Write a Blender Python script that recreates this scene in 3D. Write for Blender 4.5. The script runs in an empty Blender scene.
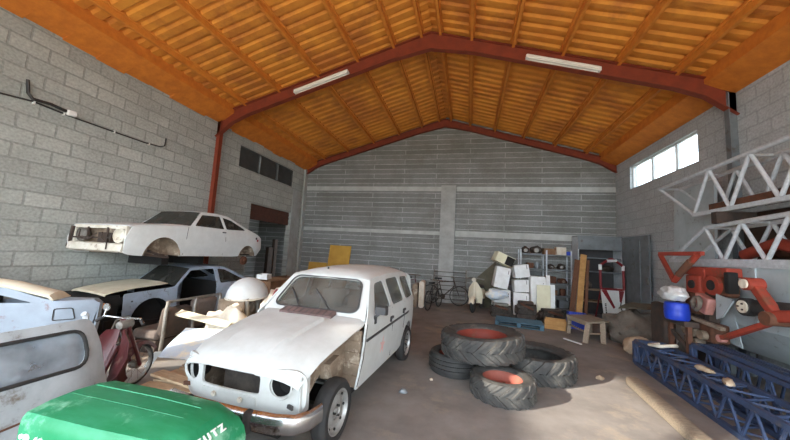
import bpy, bmesh, math, random
from mathutils import Vector, Matrix, Euler

random.seed(7)
S = bpy.context.scene
COL = S.collection

# ------------------------------------------------------------------ camera
YAW, PITCH, ROLL, HEIGHT = 0.2367, 0.1052, 0.0545, 1.7603
fw = Vector((-math.sin(YAW) * math.cos(PITCH), math.cos(YAW) * math.cos(PITCH), math.sin(PITCH)))
rt = Vector((math.cos(YAW), math.sin(YAW), 0))
up = rt.cross(fw)
r2 = math.cos(ROLL) * rt + math.sin(ROLL) * up
u2 = -math.sin(ROLL) * rt + math.cos(ROLL) * up
cam_data = bpy.data.cameras.new('camera')
cam = bpy.data.objects.new('camera', cam_data)
COL.objects.link(cam)
cam.matrix_world = Matrix(((r2.x, u2.x, -fw.x, 0), (r2.y, u2.y, -fw.y, 0), (r2.z, u2.z, -fw.z, HEIGHT), (0, 0, 0, 1)))
cam_data.sensor_width = 36
cam_data.lens = 307.912 / 790 * 36
cam_data.clip_start = 0.05
S.camera = cam

# ------------------------------------------------------------------ sky, sun, exposure
world = bpy.data.worlds.new('sky')
S.world = world
world.use_nodes = True
bg = world.node_tree.nodes['Background']
bg.inputs[0].default_value = (0.77, 0.88, 1.0, 1)
bg.inputs[1].default_value = 5.6
sun_data = bpy.data.lights.new('sun', 'SUN')
sun_data.energy = 7.5
sun_data.angle = 0.02
sun_data.color = (1.0, 0.93, 0.82)
sun = bpy.data.objects.new('sun', sun_data)
COL.objects.link(sun)
sun.rotation_euler = Vector((0.75, 0.55, -0.37)).to_track_quat('-Z', 'Y').to_euler()
S.view_settings.view_transform = 'Standard'
S.view_settings.look = 'None'
S.view_settings.exposure = 0.8
S.view_settings.gamma = 1.0
S.view_settings.use_curve_mapping = False
S.cycles.max_bounces = 10
S.cycles.diffuse_bounces = 6
S.cycles.transparent_max_bounces = 12
S.cycles.use_denoising = True
S.cycles.sample_clamp_indirect = 6.0

# ------------------------------------------------------------------ materials
def srgb(c):
    return tuple((x / 255 / 12.92) if x / 255 <= 0.04045 else ((x / 255 + 0.055) / 1.055) ** 2.4 for x in c) + (1.0,)

def mat(name, col, col2=None, scale=6.0, amount=0.5, rough=0.7, metal=0.0, bump=0.0, detail=5.0, col3=None, scale3=2.0, cover3=0.35, rough2=None, stretch=None):
    """Procedural surface: base colour mottled with col2 by noise, patches of col3 (dust, rust) laid over by a second noise."""
    m = bpy.data.materials.new(name)
    m.use_nodes = True
    nt = m.node_tree
    b = nt.nodes['Principled BSDF']
    b.inputs['Roughness'].default_value = rough
    b.inputs['Metallic'].default_value = metal
    if 'paint' in name:
        b.inputs['Specular IOR Level'].default_value = 0.32
    tc = nt.nodes.new('ShaderNodeTexCoord')
    vec = tc.outputs['Object']
    if stretch:
        mp = nt.nodes.new('ShaderNodeMapping')
        mp.inputs['Scale'].default_value = stretch
        nt.links.new(vec, mp.inputs['Vector'])
        vec = mp.outputs['Vector']
    n = nt.nodes.new('ShaderNodeTexNoise')
    n.inputs['Scale'].default_value = scale
    n.inputs['Detail'].default_value = detail
    n.inputs['Roughness'].default_value = 0.65
    nt.links.new(vec, n.inputs['Vector'])
    r = nt.nodes.new('ShaderNodeMapRange')
    r.inputs['From Min'].default_value = 0.35
    r.inputs['From Max'].default_value = 0.65
    r.inputs['To Max'].default_value = amount
    nt.links.new(n.outputs['Fac'], r.inputs['Value'])
    mx = nt.nodes.new('ShaderNodeMix')
    mx.data_type = 'RGBA'
    mx.inputs[6].default_value = srgb(col)
    mx.inputs[7].default_value = srgb(col2 or tuple(x * 0.75 for x in col))
    nt.links.new(r.outputs[0], mx.inputs[0])
    out = mx.outputs[2]
    if col3:
        n3 = nt.nodes.new('ShaderNodeTexNoise')
        n3.inputs['Scale'].default_value = scale3
        n3.inputs['Detail'].default_value = 6
        n3.inputs['Roughness'].default_value = 0.7
        nt.links.new(tc.outputs['Object'], n3.inputs['Vector'])
        r3 = nt.nodes.new('ShaderNodeMapRange')
        r3.inputs['From Min'].default_value = 0.62 - cover3 * 0.4
        r3.inputs['From Max'].default_value = 0.72 - cover3 * 0.3
        nt.links.new(n3.outputs['Fac'], r3.inputs['Value'])
        m3 = nt.nodes.new('ShaderNodeMix')
        m3.data_type = 'RGBA'
        m3.inputs[7].default_value = srgb(col3)
        nt.links.new(out, m3.inputs[6])
        nt.links.new(r3.outputs[0], m3.inputs[0])
        out = m3.outputs[2]
    nt.links.new(out, b.inputs['Base Color'])
    if rough2 is not None:
        rr = nt.nodes.new('ShaderNodeMapRange')
        rr.inputs['To Min'].default_value = rough
        rr.inputs['To Max'].default_value = rough2
        nt.links.new(n.outputs['Fac'], rr.inputs['Value'])
        nt.links.new(rr.outputs[0], b.inputs['Roughness'])
    if bump:
        bp = nt.nodes.new('ShaderNodeBump')
        bp.inputs['Strength'].default_value = bump
        bp.inputs['Distance'].default_value = 0.02
        nt.links.new(n.outputs['Fac'], bp.inputs['Height'])
        nt.links.new(bp.outputs[0], b.inputs['Normal'])
    return m

def block_mat(name, axes, c1, c2, mortar, bw=0.49, bh=0.245, ms=0.018, stain=(95, 93, 85), bias=0.0, squash=1.0):
    """Hollow concrete block wall; axes picks which object axes run along and up the wall."""
    m = bpy.data.materials.new(name)
    m.use_nodes = True
    nt = m.node_tree
    b = nt.nodes['Principled BSDF']
    b.inputs['Roughness'].default_value = 0.92
    tc = nt.nodes.new('ShaderNodeTexCoord')
    sp = nt.nodes.new('ShaderNodeSeparateXYZ')
    cb = nt.nodes.new('ShaderNodeCombineXYZ')
    nt.links.new(tc.outputs['Object'], sp.inputs[0])
    nt.links.new(sp.outputs[axes[0]], cb.inputs[0])
    nt.links.new(sp.outputs[axes[1]], cb.inputs[1])
    wob = nt.nodes.new('ShaderNodeTexNoise')
    wob.inputs['Scale'].default_value = 3.0
    nt.links.new(cb.outputs[0], wob.inputs['Vector'])
    va = nt.nodes.new('ShaderNodeVectorMath')
    va.operation = 'MULTIPLY_ADD'
    va.inputs[1].default_value = (0.03, 0.03, 0)
    nt.links.new(wob.outputs['Color'], va.inputs[0])
    nt.links.new(cb.outputs[0], va.inputs[2])
    br = nt.nodes.new('ShaderNodeTexBrick')
    br.inputs['Color1'].default_value = srgb(c1)
    br.inputs['Color2'].default_value = srgb(c2)
    br.inputs['Mortar'].default_value = srgb(mortar)
    br.inputs['Scale'].default_value = 1.0
    br.inputs['Mortar Size'].default_value = ms
    br.inputs['Mortar Smooth'].default_value = 0.35
    br.inputs['Bias'].default_value = bias
    br.inputs['Brick Width'].default_value = bw
    br.inputs['Row Height'].default_value = bh
    nt.links.new(va.outputs[0], br.inputs['Vector'])
    n = nt.nodes.new('ShaderNodeTexNoise')
    n.inputs['Scale'].default_value = 1.1
    n.inputs['Detail'].default_value = 8
    n.inputs['Roughness'].default_value = 0.7
    nt.links.new(cb.outputs[0], n.inputs['Vector'])
    rg = nt.nodes.new('ShaderNodeMapRange')
    rg.inputs['From Min'].default_value = 0.42
    rg.inputs['From Max'].default_value = 0.72
    rg.inputs['To Max'].default_value = 0.75
    nt.links.new(n.outputs['Fac'], rg.inputs['Value'])
    mx = nt.nodes.new('ShaderNodeMix')
    mx.data_type = 'RGBA'
    nt.links.new(rg.outputs[0], mx.inputs[0])
    nt.links.new(br.outputs['Color'], mx.inputs[6])
    mx.inputs[7].default_value = srgb(stain)
    fine = nt.nodes.new('ShaderNodeTexNoise')
    fine.inputs['Scale'].default_value = 25
    fine.inputs['Detail'].default_value = 4
    nt.links.new(cb.outputs[0], fine.inputs['Vector'])
    m2 = nt.nodes.new('ShaderNodeMix')
    m2.data_type = 'RGBA'
    m2.blend_type = 'OVERLAY'
    m2.inputs[0].default_value = 0.45
    nt.links.new(mx.outputs[2], m2.inputs[6])
    nt.links.new(fine.outputs['Fac'], m2.inputs[7])
    nt.links.new(m2.outputs[2], b.inputs['Base Color'])
    bp = nt.nodes.new('ShaderNodeBump')
    bp.inputs['Strength'].default_value = 0.5
    bp.inputs['Distance'].default_value = 0.012
    bp.invert = True
    nt.links.new(br.outputs['Fac'], bp.inputs['Height'])
    nt.links.new(bp.outputs[0], b.inputs['Normal'])
    return m

def glass_mat(name, tint, dust, amount):
    """Dusty window glass: see-through, glossy, with a film of dust."""
    m = bpy.data.materials.new(name)
    m.use_nodes = True
    nt = m.node_tree
    for n in list(nt.nodes):
        nt.nodes.remove(n)
    o = nt.nodes.new('ShaderNodeOutputMaterial')
    t = nt.nodes.new('ShaderNodeBsdfTransparent')
    t.inputs[0].default_value = srgb(tint)
    g = nt.nodes.new('ShaderNodeBsdfGlossy')
    g.inputs['Roughness'].default_value = 0.06
    d = nt.nodes.new('ShaderNodeBsdfDiffuse')
    d.inputs[0].default_value = srgb(dust)
    lw = nt.nodes.new('ShaderNodeLayerWeight')
    lw.inputs[0].default_value = 0.5
    pw = nt.nodes.new('ShaderNodeMath')
    pw.operation = 'POWER'
    pw.inputs[1].default_value = 4.0
    nt.links.new(lw.outputs['Facing'], pw.inputs[0])
    fr = nt.nodes.new('ShaderNodeMath')
    fr.operation = 'MULTIPLY_ADD'
    fr.inputs[1].default_value = 0.7
    fr.inputs[2].default_value = 0.05
    nt.links.new(pw.outputs[0], fr.inputs[0])
    m1 = nt.nodes.new('ShaderNodeMixShader')
    nt.links.new(fr.outputs[0], m1.inputs[0])
    nt.links.new(t.outputs[0], m1.inputs[1])
    nt.links.new(g.outputs[0], m1.inputs[2])
    tc = nt.nodes.new('ShaderNodeTexCoord')
    n = nt.nodes.new('ShaderNodeTexNoise')
    n.inputs['Scale'].default_value = 4
    n.inputs['Detail'].default_value = 6
    nt.links.new(tc.outputs['Object'], n.inputs['Vector'])
    r = nt.nodes.new('ShaderNodeMapRange')
    r.inputs['From Min'].default_value = 0.3
    r.inputs['From Max'].default_value = 0.7
    r.inputs['To Min'].default_value = amount * 0.5
    r.inputs['To Max'].default_value = amount * 1.4
    nt.links.new(n.outputs['Fac'], r.inputs['Value'])
    m2 = nt.nodes.new('ShaderNodeMixShader')
    nt.links.new(r.outputs[0], m2.inputs[0])
    nt.links.new(m1.outputs[0], m2.inputs[1])
    nt.links.new(d.outputs[0], m2.inputs[2])
    nt.links.new(m2.outputs[0], o.inputs[0])
    return m

M = {}
M['white'] = mat('white_paint', (222, 225, 222), (208, 210, 206), 5, 0.7, 0.58, col3=(176, 168, 154), scale3=9, cover3=-0.25)
M['whitetoned'] = mat('toned_down_white_paint', (200, 203, 200), (186, 188, 183), 5, 0.7, 0.6, col3=(166, 158, 144), scale3=9, cover3=-0.25)  # copy of the white, darkened because the hatchback bonnet renders overexposed
M['whitewarm'] = mat('dusty_white_paint', (222, 217, 204), (196, 186, 164), 4, 0.8, 0.5, col3=(128, 100, 74), scale3=6, cover3=0.1)
M['silver'] = mat('pale_blue_silver_paint', (176, 190, 204), (150, 160, 170), 4, 0.7, 0.4, 0.15, col3=(110, 100, 90), scale3=6, cover3=0.1)
M['paleblue'] = mat('pale_blue_white_paint', (146, 156, 166), (130, 138, 146), 4, 0.7, 0.42, col3=(120, 70, 52), scale3=3, cover3=0.06)
M['cream'] = mat('cream_paint', (232, 224, 200), (212, 200, 170), 4, 0.7, 0.5)
M['greywhite'] = mat('chalky_grey_paint', (180, 184, 186), (156, 160, 162), 5, 0.8, 0.55, col3=(120, 110, 98), scale3=5, cover3=0.12)
M['green'] = mat('green_paint', (30, 126, 80), (56, 144, 104), 4, 0.8, 0.36, col3=(126, 188, 154), scale3=3.5, cover3=0.16, stretch=(1, 3, 1))
M['letter'] = mat('white_lettering', (238, 240, 236), (210, 216, 210), 20, 0.5, 0.5)
M['chrome'] = mat('pitted_chrome', (205, 205, 205), (130, 125, 118), 9, 0.6, 0.22, 0.9, col3=(90, 80, 70), scale3=10, cover3=0.12)
M['rubber'] = mat('black_rubber', (38, 38, 38), (58, 56, 53), 8, 0.7, 0.75)
M['tyre'] = mat('tractor_tyre_rubber', (54, 53, 51), (80, 78, 74), 6, 0.8, 0.8, col3=(100, 96, 88), scale3=4, cover3=0.15, bump=0.15)
M['tyredark'] = mat('dark_tyre_rubber', (44, 44, 44), (66, 64, 60), 6, 0.7, 0.75)
M['rimred'] = mat('red_oxide_wheel_paint', (132, 58, 46), (112, 52, 42), 6, 0.7, 0.6, col3=(120, 72, 55), scale3=6, cover3=0.15)
M['rim'] = mat('dull_silver_wheel', (176, 176, 172), (120, 116, 110), 8, 0.7, 0.45, 0.5)
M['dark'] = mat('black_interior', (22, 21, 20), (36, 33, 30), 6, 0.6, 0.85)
M['blackgrey'] = mat('dark_grey_plastic', (56, 56, 57), (72, 70, 68), 8, 0.6, 0.6)
M['innerwing'] = mat('dusty_brown_sealed_steel', (150, 132, 112), (108, 92, 76), 5, 0.9, 0.85, col3=(196, 182, 162), scale3=4, cover3=0.2)
M['rust'] = mat('rusty_steel', (112, 70, 48), (82, 58, 46), 9, 0.9, 0.85, 0.1, bump=0.2)
M['rustdark'] = mat('dark_rusty_steel', (78, 62, 52), (54, 48, 44), 8, 0.9, 0.85, bump=0.2)
M['seat'] = mat('brown_grey_upholstery', (116, 104, 96), (92, 82, 76), 12, 0.7, 0.85, bump=0.1)
M['maroon'] = mat('maroon_enamel', (92, 40, 42), (70, 34, 34), 5, 0.6, 0.4, col3=(120, 92, 80), scale3=6, cover3=0.08)
M['oxide'] = mat('red_oxide_steel', (138, 58, 32), (112, 46, 28), 4, 0.7, 0.7)
M['redmach'] = mat('red_machine_paint', (158, 64, 48), (132, 56, 42), 6, 0.8, 0.6, col3=(112, 72, 54), scale3=5, cover3=0.18)
M['pink'] = mat('faded_pink_red_plate', (196, 142, 132), (172, 108, 96), 6, 0.8, 0.7)
M['bluelattice'] = mat('dark_blue_paint', (64, 80, 112), (52, 62, 84), 6, 0.8, 0.55, col3=(96, 92, 96), scale3=6, cover3=0.14)
M['bluebright'] = mat('bright_blue_plastic', (28, 62, 186), (26, 50, 140), 5, 0.5, 0.45)
M['pallet'] = mat('faded_blue_wood', (84, 122, 142), (70, 98, 112), 9, 0.8, 0.8, stretch=(1, 8, 8))
M['galv'] = mat('galvanised_steel', (206, 211, 214), (172, 178, 182), 14, 0.7, 0.5, 0.1)
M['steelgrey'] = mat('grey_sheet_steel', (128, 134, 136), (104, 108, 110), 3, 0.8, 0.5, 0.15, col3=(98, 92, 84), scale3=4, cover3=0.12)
M['bluegrey'] = mat('blue_grey_sheet_steel', (182, 192, 194), (160, 170, 172), 2.5, 0.8, 0.5, 0.1, col3=(112, 104, 94), scale3=5, cover3=0.06)
M['wood'] = mat('weathered_grey_wood', (160, 146, 126), (122, 108, 92), 6, 0.9, 0.85, bump=0.2, stretch=(2, 12, 12))
M['woodtan'] = mat('tan_board', (196, 152, 92), (166, 120, 66), 5, 0.8, 0.75, stretch=(1, 6, 1))
M['woodbrown'] = mat('brown_stained_wood', (110, 72, 46), (84, 54, 36), 6, 0.8, 0.75, stretch=(6, 6, 1))
M['plyyellow'] = mat('yellow_ply', (206, 160, 66), (184, 136, 50), 3, 0.7, 0.7)
M['card'] = mat('brown_cardboard', (140, 106, 78), (112, 82, 58), 5, 0.8, 0.9)
M['boxwhite'] = mat('white_enamel_sheet', (242, 243, 240), (224, 224, 218), 5, 0.8, 0.6, col3=(170, 162, 148), scale3=7, cover3=-0.1)
M['boxcream'] = mat('cream_enamel_sheet', (232, 228, 196), (214, 206, 170), 4, 0.7, 0.6)
M['bag'] = mat('off_white_plastic_sacking', (226, 218, 200), (196, 180, 156), 5, 0.9, 0.75, bump=0.3)
M['tarp'] = mat('grey_brown_canvas', (118, 108, 96), (84, 76, 68), 5, 0.9, 0.9, bump=0.4)
M['tarpgreen'] = mat('olive_tarpaulin', (104, 100, 82), (80, 76, 64), 4, 0.8, 0.85, bump=0.2)
M['sheetblue'] = mat('pale_blue_sheet', (196, 212, 226), (220, 224, 222), 3, 0.9, 0.55, col3=(240, 232, 208), scale3=3, cover3=0.3)
M['foilbag'] = mat('silver_foil_bag', (232, 234, 232), (190, 194, 192), 6, 0.8, 0.3, 0.15, bump=0.6)
M['stone'] = mat('pale_dusty_stone', (188, 168, 142), (148, 126, 102), 5, 0.9, 0.9, bump=0.4)
M['engine'] = mat('oily_cast_iron', (82, 74, 66), (52, 48, 44), 9, 0.9, 0.7, 0.3, bump=0.3)
M['alu'] = mat('dull_aluminium', (150, 146, 138), (112, 106, 98), 9, 0.8, 0.5, 0.5)
M['orange'] = mat('amber_lens', (222, 132, 40), (190, 100, 30), 6, 0.5, 0.3)
M['redlens'] = mat('red_lens', (150, 28, 28), (110, 22, 24), 6, 0.5, 0.3)
M['redmark'] = mat('faded_red_marking', (222, 168, 162), (216, 186, 178), 9, 0.8, 0.6)
M['redpaint'] = mat('dark_red_paint', (126, 36, 40), (106, 32, 36), 6, 0.6, 0.5)
M['blackprint'] = mat('black_print', (30, 30, 32), (44, 44, 44), 9, 0.5, 0.6)
M['cable'] = mat('black_cable', (40, 38, 38), (60, 58, 56), 9, 0.5, 0.6)
M['plug'] = mat('white_plastic', (236, 236, 230), (214, 212, 204), 6, 0.5, 0.4)
M['tube'] = mat('fluorescent_tube_off', (236, 234, 226), (218, 212, 198), 4, 0.5, 0.35)
M['glass'] = glass_mat('dusty_glass', (214, 220, 220), (150, 146, 138), 0.22)
M['glassdark'] = glass_mat('dark_dusty_glass', (120, 126, 126), (86, 84, 78), 0.45)
M['glassmilky'] = glass_mat('cloudy_glass', (200, 206, 210), (176, 182, 188), 0.45)

# ------------------------------------------------------------------ mesh builder
def frame_of(d):
    d = Vector(d).normalized()
    a = Vector((0, 0, 1)) if abs(d.z) < 0.9 else Vector((1, 0, 0))
    x = d.cross(a).normalized()
    return x, x.cross(d).normalized(), d

class MB:
    def __init__(s):
        s.v, s.f = [], []
    def add(s, vs, fs):
        o = len(s.v)
        s.v += [tuple(p) for p in vs]
        s.f += [tuple(i + o for i in q) for q in fs]
        return s
    def hexa(s, p):
        return s.add(p, [(0, 3, 2, 1), (4, 5, 6, 7), (0, 1, 5, 4), (1, 2, 6, 5), (2, 3, 7, 6), (3, 0, 4, 7)])
    def box(s, c, d, rot=None):
        R = Euler(rot).to_matrix() if rot else Matrix.Identity(3)
        h = [x / 2 for x in d]
        P = [(-1, -1, -1), (1, -1, -1), (1, 1, -1), (-1, 1, -1), (-1, -1, 1), (1, -1, 1), (1, 1, 1), (-1, 1, 1)]
        return s.hexa([Vector(c) + R @ Vector((a * h[0], b * h[1], e * h[2])) for a, b, e in P])
    def b2(s, lo, hi):
        return s.box([(a + b) / 2 for a, b in zip(lo, hi)], [abs(b - a) for a, b in zip(lo, hi)])
    def bar(s, p, q, w, t=None, upv=(0, 0, 1)):
        p, q = Vector(p), Vector(q)
        t = t or w
        d = (q - p).normalized()
        u = Vector(upv)
        if abs(d.dot(u)) > 0.98:
            u = Vector((1, 0, 0))
        x = d.cross(u).normalized()
        y = x.cross(d)
        a, b = x * w / 2, y * t / 2
        return s.hexa([p - a - b, p + a - b, p + a + b, p - a + b, q - a - b, q + a - b, q + a + b, q - a + b])
    def tube(s, pts, r, n=8, close=False, cap=True):
        pts = [Vector(p) for p in pts]
        k = len(pts)
        rs = r if isinstance(r, (list, tuple)) else [r] * k
        vs, fs = [], []
        px = None
        for i, p in enumerate(pts):
            if close:
                d = pts[(i + 1) % k] - pts[i - 1]
            else:
                d = pts[min(i + 1, k - 1)] - pts[max(i - 1, 0)]
            d = d.normalized()
            if px is None:
                x, y, _ = frame_of(d)
            else:
                x = (px - d * px.dot(d)).normalized()
                y = x.cross(d).normalized()
            px = x
            for j in range(n):
                a = 2 * math.pi * j / n
                vs.append(p + (x * math.cos(a) + y * math.sin(a)) * rs[i])
        for i in range(k if close else k - 1):
            for j in range(n):
                a, b = i * n + j, i * n + (j + 1) % n
                c, d = ((i + 1) % k) * n + (j + 1) % n, ((i + 1) % k) * n + j
                fs.append((a, b, c, d))
        if cap and not close:
            fs.append(tuple(range(n - 1, -1, -1)))
            fs.append(tuple((k - 1) * n + j for j in range(n)))
        return s.add(vs, fs)
    def cyl(s, p, q, r, n=16, r2=None):
        return s.tube([p, q], [r, r if r2 is None else r2], n)
    def lathe(s, prof, c=(0, 0, 0), axis=(0, 0, 1), n=32, closed=False):
        """prof: (radius, along) pairs spun round the axis through c."""
        x, y, d = frame_of(axis)
        c = Vector(c)
        vs, fs = [], []
        k = len(prof)
        for r, h in prof:
            for j in range(n):
                a = 2 * math.pi * j / n
                vs.append(c + d * h + (x * math.cos(a) + y * math.sin(a)) * r)
        for i in range(k if closed else k - 1):
            for j in range(n):
                i2 = (i + 1) % k
                fs.append((i * n + j, i * n + (j + 1) % n, i2 * n + (j + 1) % n, i2 * n + j))
        return s.add(vs, fs)
    def sheet(s, rows):
        m = len(rows[0])
        vs = [p for r in rows for p in r]
        fs = [(i * m + j, i * m + j + 1, (i + 1) * m + j + 1, (i + 1) * m + j) for i in range(len(rows) - 1) for j in range(m - 1)]
        return s.add(vs, fs)
    def plate(s, outer, holes, fn, cuts_a=(), cuts_b=()):
        """A flat outline with holes cut out of it, bent by fn(a, b) -> xyz."""
        bm = bmesh.new()
        es = []
        for loop in [outer] + list(holes):
            vs = [bm.verts.new((a, b, 0)) for a, b in loop]
            for i in range(len(vs)):
                es.append(bm.edges.new((vs[i], vs[(i + 1) % len(vs)])))
        bmesh.ops.triangle_fill(bm, use_beauty=True, edges=es)
        for val, nrm in [(a, (1, 0, 0)) for a in cuts_a] + [(b, (0, 1, 0)) for b in cuts_b]:
            co = (val, 0, 0) if nrm[0] else (0, val, 0)
            bmesh.ops.bisect_plane(bm, geom=bm.verts[:] + bm.edges[:] + bm.faces[:], plane_co=co, plane_no=nrm)
        bm.normal_update()
        for f in bm.faces:
            if f.normal.z < 0:
                f.normal_flip()
        bm.verts.index_update()
        s.add([fn(v.co.x, v.co.y) for v in bm.verts], [tuple(v.index for v in f.verts) for f in bm.faces])
        bm.free()
        return s
    def prism(s, outline, fn0, fn1):
        """An outline joined between two maps (a, b) -> xyz, with both ends closed."""
        n = len(outline)
        vs = [fn0(a, b) for a, b in outline] + [fn1(a, b) for a, b in outline]
        fs = [tuple(range(n - 1, -1, -1)), tuple(range(n, 2 * n))]
        fs += [(i, (i + 1) % n, n + (i + 1) % n, n + i) for i in range(n)]
        return s.add(vs, fs)
    def blob(s, c, d, seed=0, rough=0.12, n=14, m=10, flat=True, freq=2.2, rot=0.0):
        """A lumpy rounded mass sitting on its own underside."""
        rnd = random.Random(seed)
        off = Vector((rnd.uniform(0, 50), rnd.uniform(0, 50), rnd.uniform(0, 50)))
        from mathutils import noise
        vs, fs = [], []
        ca, sa = math.cos(rot), math.sin(rot)
        for i in range(m + 1):
            t = math.pi * i / m
            for j in range(n):
                a = 2 * math.pi * j / n
                p = Vector((math.sin(t) * math.cos(a), math.sin(t) * math.sin(a), math.cos(t)))
                k = 1 + rough * 2.2 * noise.noise(p * freq + off) + rough * noise.noise(p * freq * 2.5 + off)
                q = p * k
                if flat and q.z < -0.6:
                    q.z = -0.6
                x, y = q.x * d[0] / 2, q.y * d[1] / 2
                vs.append((c[0] + x * ca - y * sa, c[1] + x * sa + y * ca, c[2] + q.z * d[2] / 2))
        for i in range(m):
            for j in range(n):
                fs.append((i * n + j, (i + 1) * n + j, (i + 1) * n + (j + 1) % n, i * n + (j + 1) % n))
        return s.add(vs, fs)
    def build(s, name, m, parent=None, solid=0.0, bevel=0.0, smooth=35, fix=True, offset=-1, subdiv=0):
        me = bpy.data.meshes.new(name)
        me.from_pydata(s.v, [], s.f)
        if fix:
            bm = bmesh.new()
            bm.from_mesh(me)
            bmesh.ops.remove_doubles(bm, verts=bm.verts[:], dist=1e-5)
            bmesh.ops.recalc_face_normals(bm, faces=bm.faces[:])
            bm.to_mesh(me)
            bm.free()
        me.materials.append(M[m] if isinstance(m, str) else m)
        if smooth:
            me.polygons.foreach_set('use_smooth', [True] * len(me.polygons))
            me.set_sharp_from_angle(angle=math.radians(smooth))
            if solid:
                use = {}
                for p in me.polygons:
                    for k in p.edge_keys:
                        use[k] = use.get(k, 0) + 1
                for e in me.edges:
                    if use.get(e.key, 0) == 1:
                        e.use_edge_sharp = True
        o = bpy.data.objects.new(name, me)
        COL.objects.link(o)
        if parent:
            o.parent = parent
        if subdiv:
            md = o.modifiers.new('subdivision', 'SUBSURF')
            md.levels = md.render_levels = subdiv
        if solid:
            md = o.modifiers.new('thickness', 'SOLIDIFY')
            md.thickness = solid
            md.offset = offset
        if bevel:
            md = o.modifiers.new('bevel', 'BEVEL')
            md.width = bevel
            md.segments = 2
            md.limit_method = 'ANGLE'
            md.angle_limit = math.radians(40)
        return o

def tag(o, label, cat, group=None, kind=None):
    o['label'] = label
    o['category'] = cat
    if group:
        o['group'] = group
    if kind:
        o['kind'] = kind
    return o

def thing(name, label, cat, loc=(0, 0, 0), rz=0.0, scale=1.0, group=None):
    o = bpy.data.objects.new(name, None)
    COL.objects.link(o)
    o.location = loc
    o.rotation_euler = (0, 0, rz)
    o.scale = (scale,) * 3
    o.empty_display_size = 0.2
    return tag(o, label, cat, group)

def struct(o):
    o['kind'] = 'structure'
    return o

def dup(root, loc, rz, label, group=None, scale=None):
    r = root.copy()
    COL.objects.link(r)
    r.location = loc
    r.rotation_euler = (0, 0, rz)
    if scale:
        r.scale = (scale,) * 3
    r['label'] = label
    if group:
        r['group'] = group
    for ch in list(root.children):
        c = ch.copy()
        COL.objects.link(c)
        c.parent = r
        for g in ch.children:
            d = g.copy()
            COL.objects.link(d)
            d.parent = c
    return r

def arc(c, r, a0, a1, n, ry=None):
    ry = r if ry is None else ry
    return [(c[0] + r * math.cos(math.radians(a0 + (a1 - a0) * i / n)), c[1] + ry * math.sin(math.radians(a0 + (a1 - a0) * i / n))) for i in range(n + 1)]

def rrect(x0, y0, x1, y1, r, n=4):
    return (arc((x1 - r, y0 + r), r, -90, 0, n) + arc((x1 - r, y1 - r), r, 0, 90, n) +
            arc((x0 + r, y1 - r), r, 90, 180, n) + arc((x0 + r, y0 + r), r, 180, 270, n))

def soften(pts, r=0.04, n=3):
    """Round the corners of an outline."""
    out = []
    k = len(pts)
    for i in range(k):
        p, a, b = Vector(pts[i]), Vector(pts[i - 1]), Vector(pts[(i + 1) % k])
        da, db = (a - p), (b - p)
        ra = min(r, da.length * 0.45)
        rb = min(r, db.length * 0.45)
        p0, p1 = p + da.normalized() * ra, p + db.normalized() * rb
        for j in range(n + 1):
            t = j / n
            q = p0 * (1 - t) ** 2 + p * 2 * t * (1 - t) + p1 * t * t
            out.append((q.x, q.y))
    return out

# ------------------------------------------------------------------ the building
XL, XR, YB, YF = -7.03, 4.97, 12.07, -3.0
YM = 7.02                       # the portal frame halfway back
XC, ZR, SL = -1.03, 7.32, 0.30   # ridge line, ridge height, roof slope
def roof_z(x):
    return ZR - SL * abs(x - XC)

floor_m = mat('dusty_concrete_floor', (146, 140, 134), (116, 110, 105), 1.2, 0.9, 0.85, bump=0.15, detail=9, col3=(158, 146, 130), scale3=0.9, cover3=0.2)
b = MB()
b.sheet([[(-9 + 16.0 * i / 4, -3.2 + 16.5 * j / 4, 0) for i in range(5)] for j in range(5)])
struct(b.build('floor', floor_m, smooth=0))
yard_m = mat('sunlit_yard_gravel', (178, 168, 150), (150, 138, 120), 2, 0.8, 0.95)
b = MB()
b.sheet([[(-60, -60, -0.03), (60, -60, -0.03)], [(-60, 60, -0.03), (60, 60, -0.03)]])
struct(b.build('ground', yard_m, smooth=0))

blk_left = block_mat('block_wall_left', (1, 2), (182, 185, 177), (162, 165, 158), (150, 153, 146), stain=(148, 150, 142))
blk_right = block_mat('block_wall_right', (1, 2), (184, 188, 188), (176, 180, 180), (164, 168, 168), stain=(160, 162, 160))
blk_back = block_mat('block_wall_back', (0, 2), (142, 143, 140), (124, 125, 121), (176, 177, 173), bw=2.6, bh=0.2, ms=0.018, stain=(110, 109, 101))
conc = mat('cast_concrete', (178, 178, 173), (152, 152, 146), 2.5, 0.9, 0.9, bump=0.1)
concpale = mat('pale_cast_concrete', (194, 196, 191), (170, 171, 165), 2.5, 0.9, 0.9)

# left wall: unseen near end with openings added for the sun, then blocks with a doorway and a louvred opening
def yz(x):
    return lambda a, c: (x, a, c)
dw = [(8.72, 0.0), (8.72, 3.13), (11.1, 3.13), (11.1, 0.0)]
lw = [(YF, 0), (1.35, 0), (1.35, 2.6), (2.4, 2.6), (2.4, 0), dw[0], dw[1], dw[2], dw[3], (YB, 0), (YB, 5.6), (YF, 5.6)]  # near notch is an added opening, placed so sun reaches the scrap heap
lv = [(7.98, 4.18), (11.0, 4.18), (11.0, 4.86), (7.98, 4.86)]
b = MB()
b.plate(lw, [lv, [(-2.85, 3.80), (-1.05, 3.80), (-1.05, 4.75), (-2.85, 4.75)]], yz(XL))  # high slot added out of view, shaped to drop sun on the floor
o = b.build('wall_left', blk_left, solid=0.2, smooth=0, fix=False)
o.modifiers[0].offset = -1
struct(o)
# right wall with the bright window
win = [(8.08, 4.17), (11.08, 4.17), (11.08, 4.9), (8.08, 4.9)]
b = MB()
b.plate([(YF, 0), (YB, 0), (YB, 5.6), (YF, 5.6)], [win], yz(XR))
o = b.build('wall_right', blk_right, solid=0.2, smooth=0, fix=False)
o.modifiers[0].offset = 1
struct(o)
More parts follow.
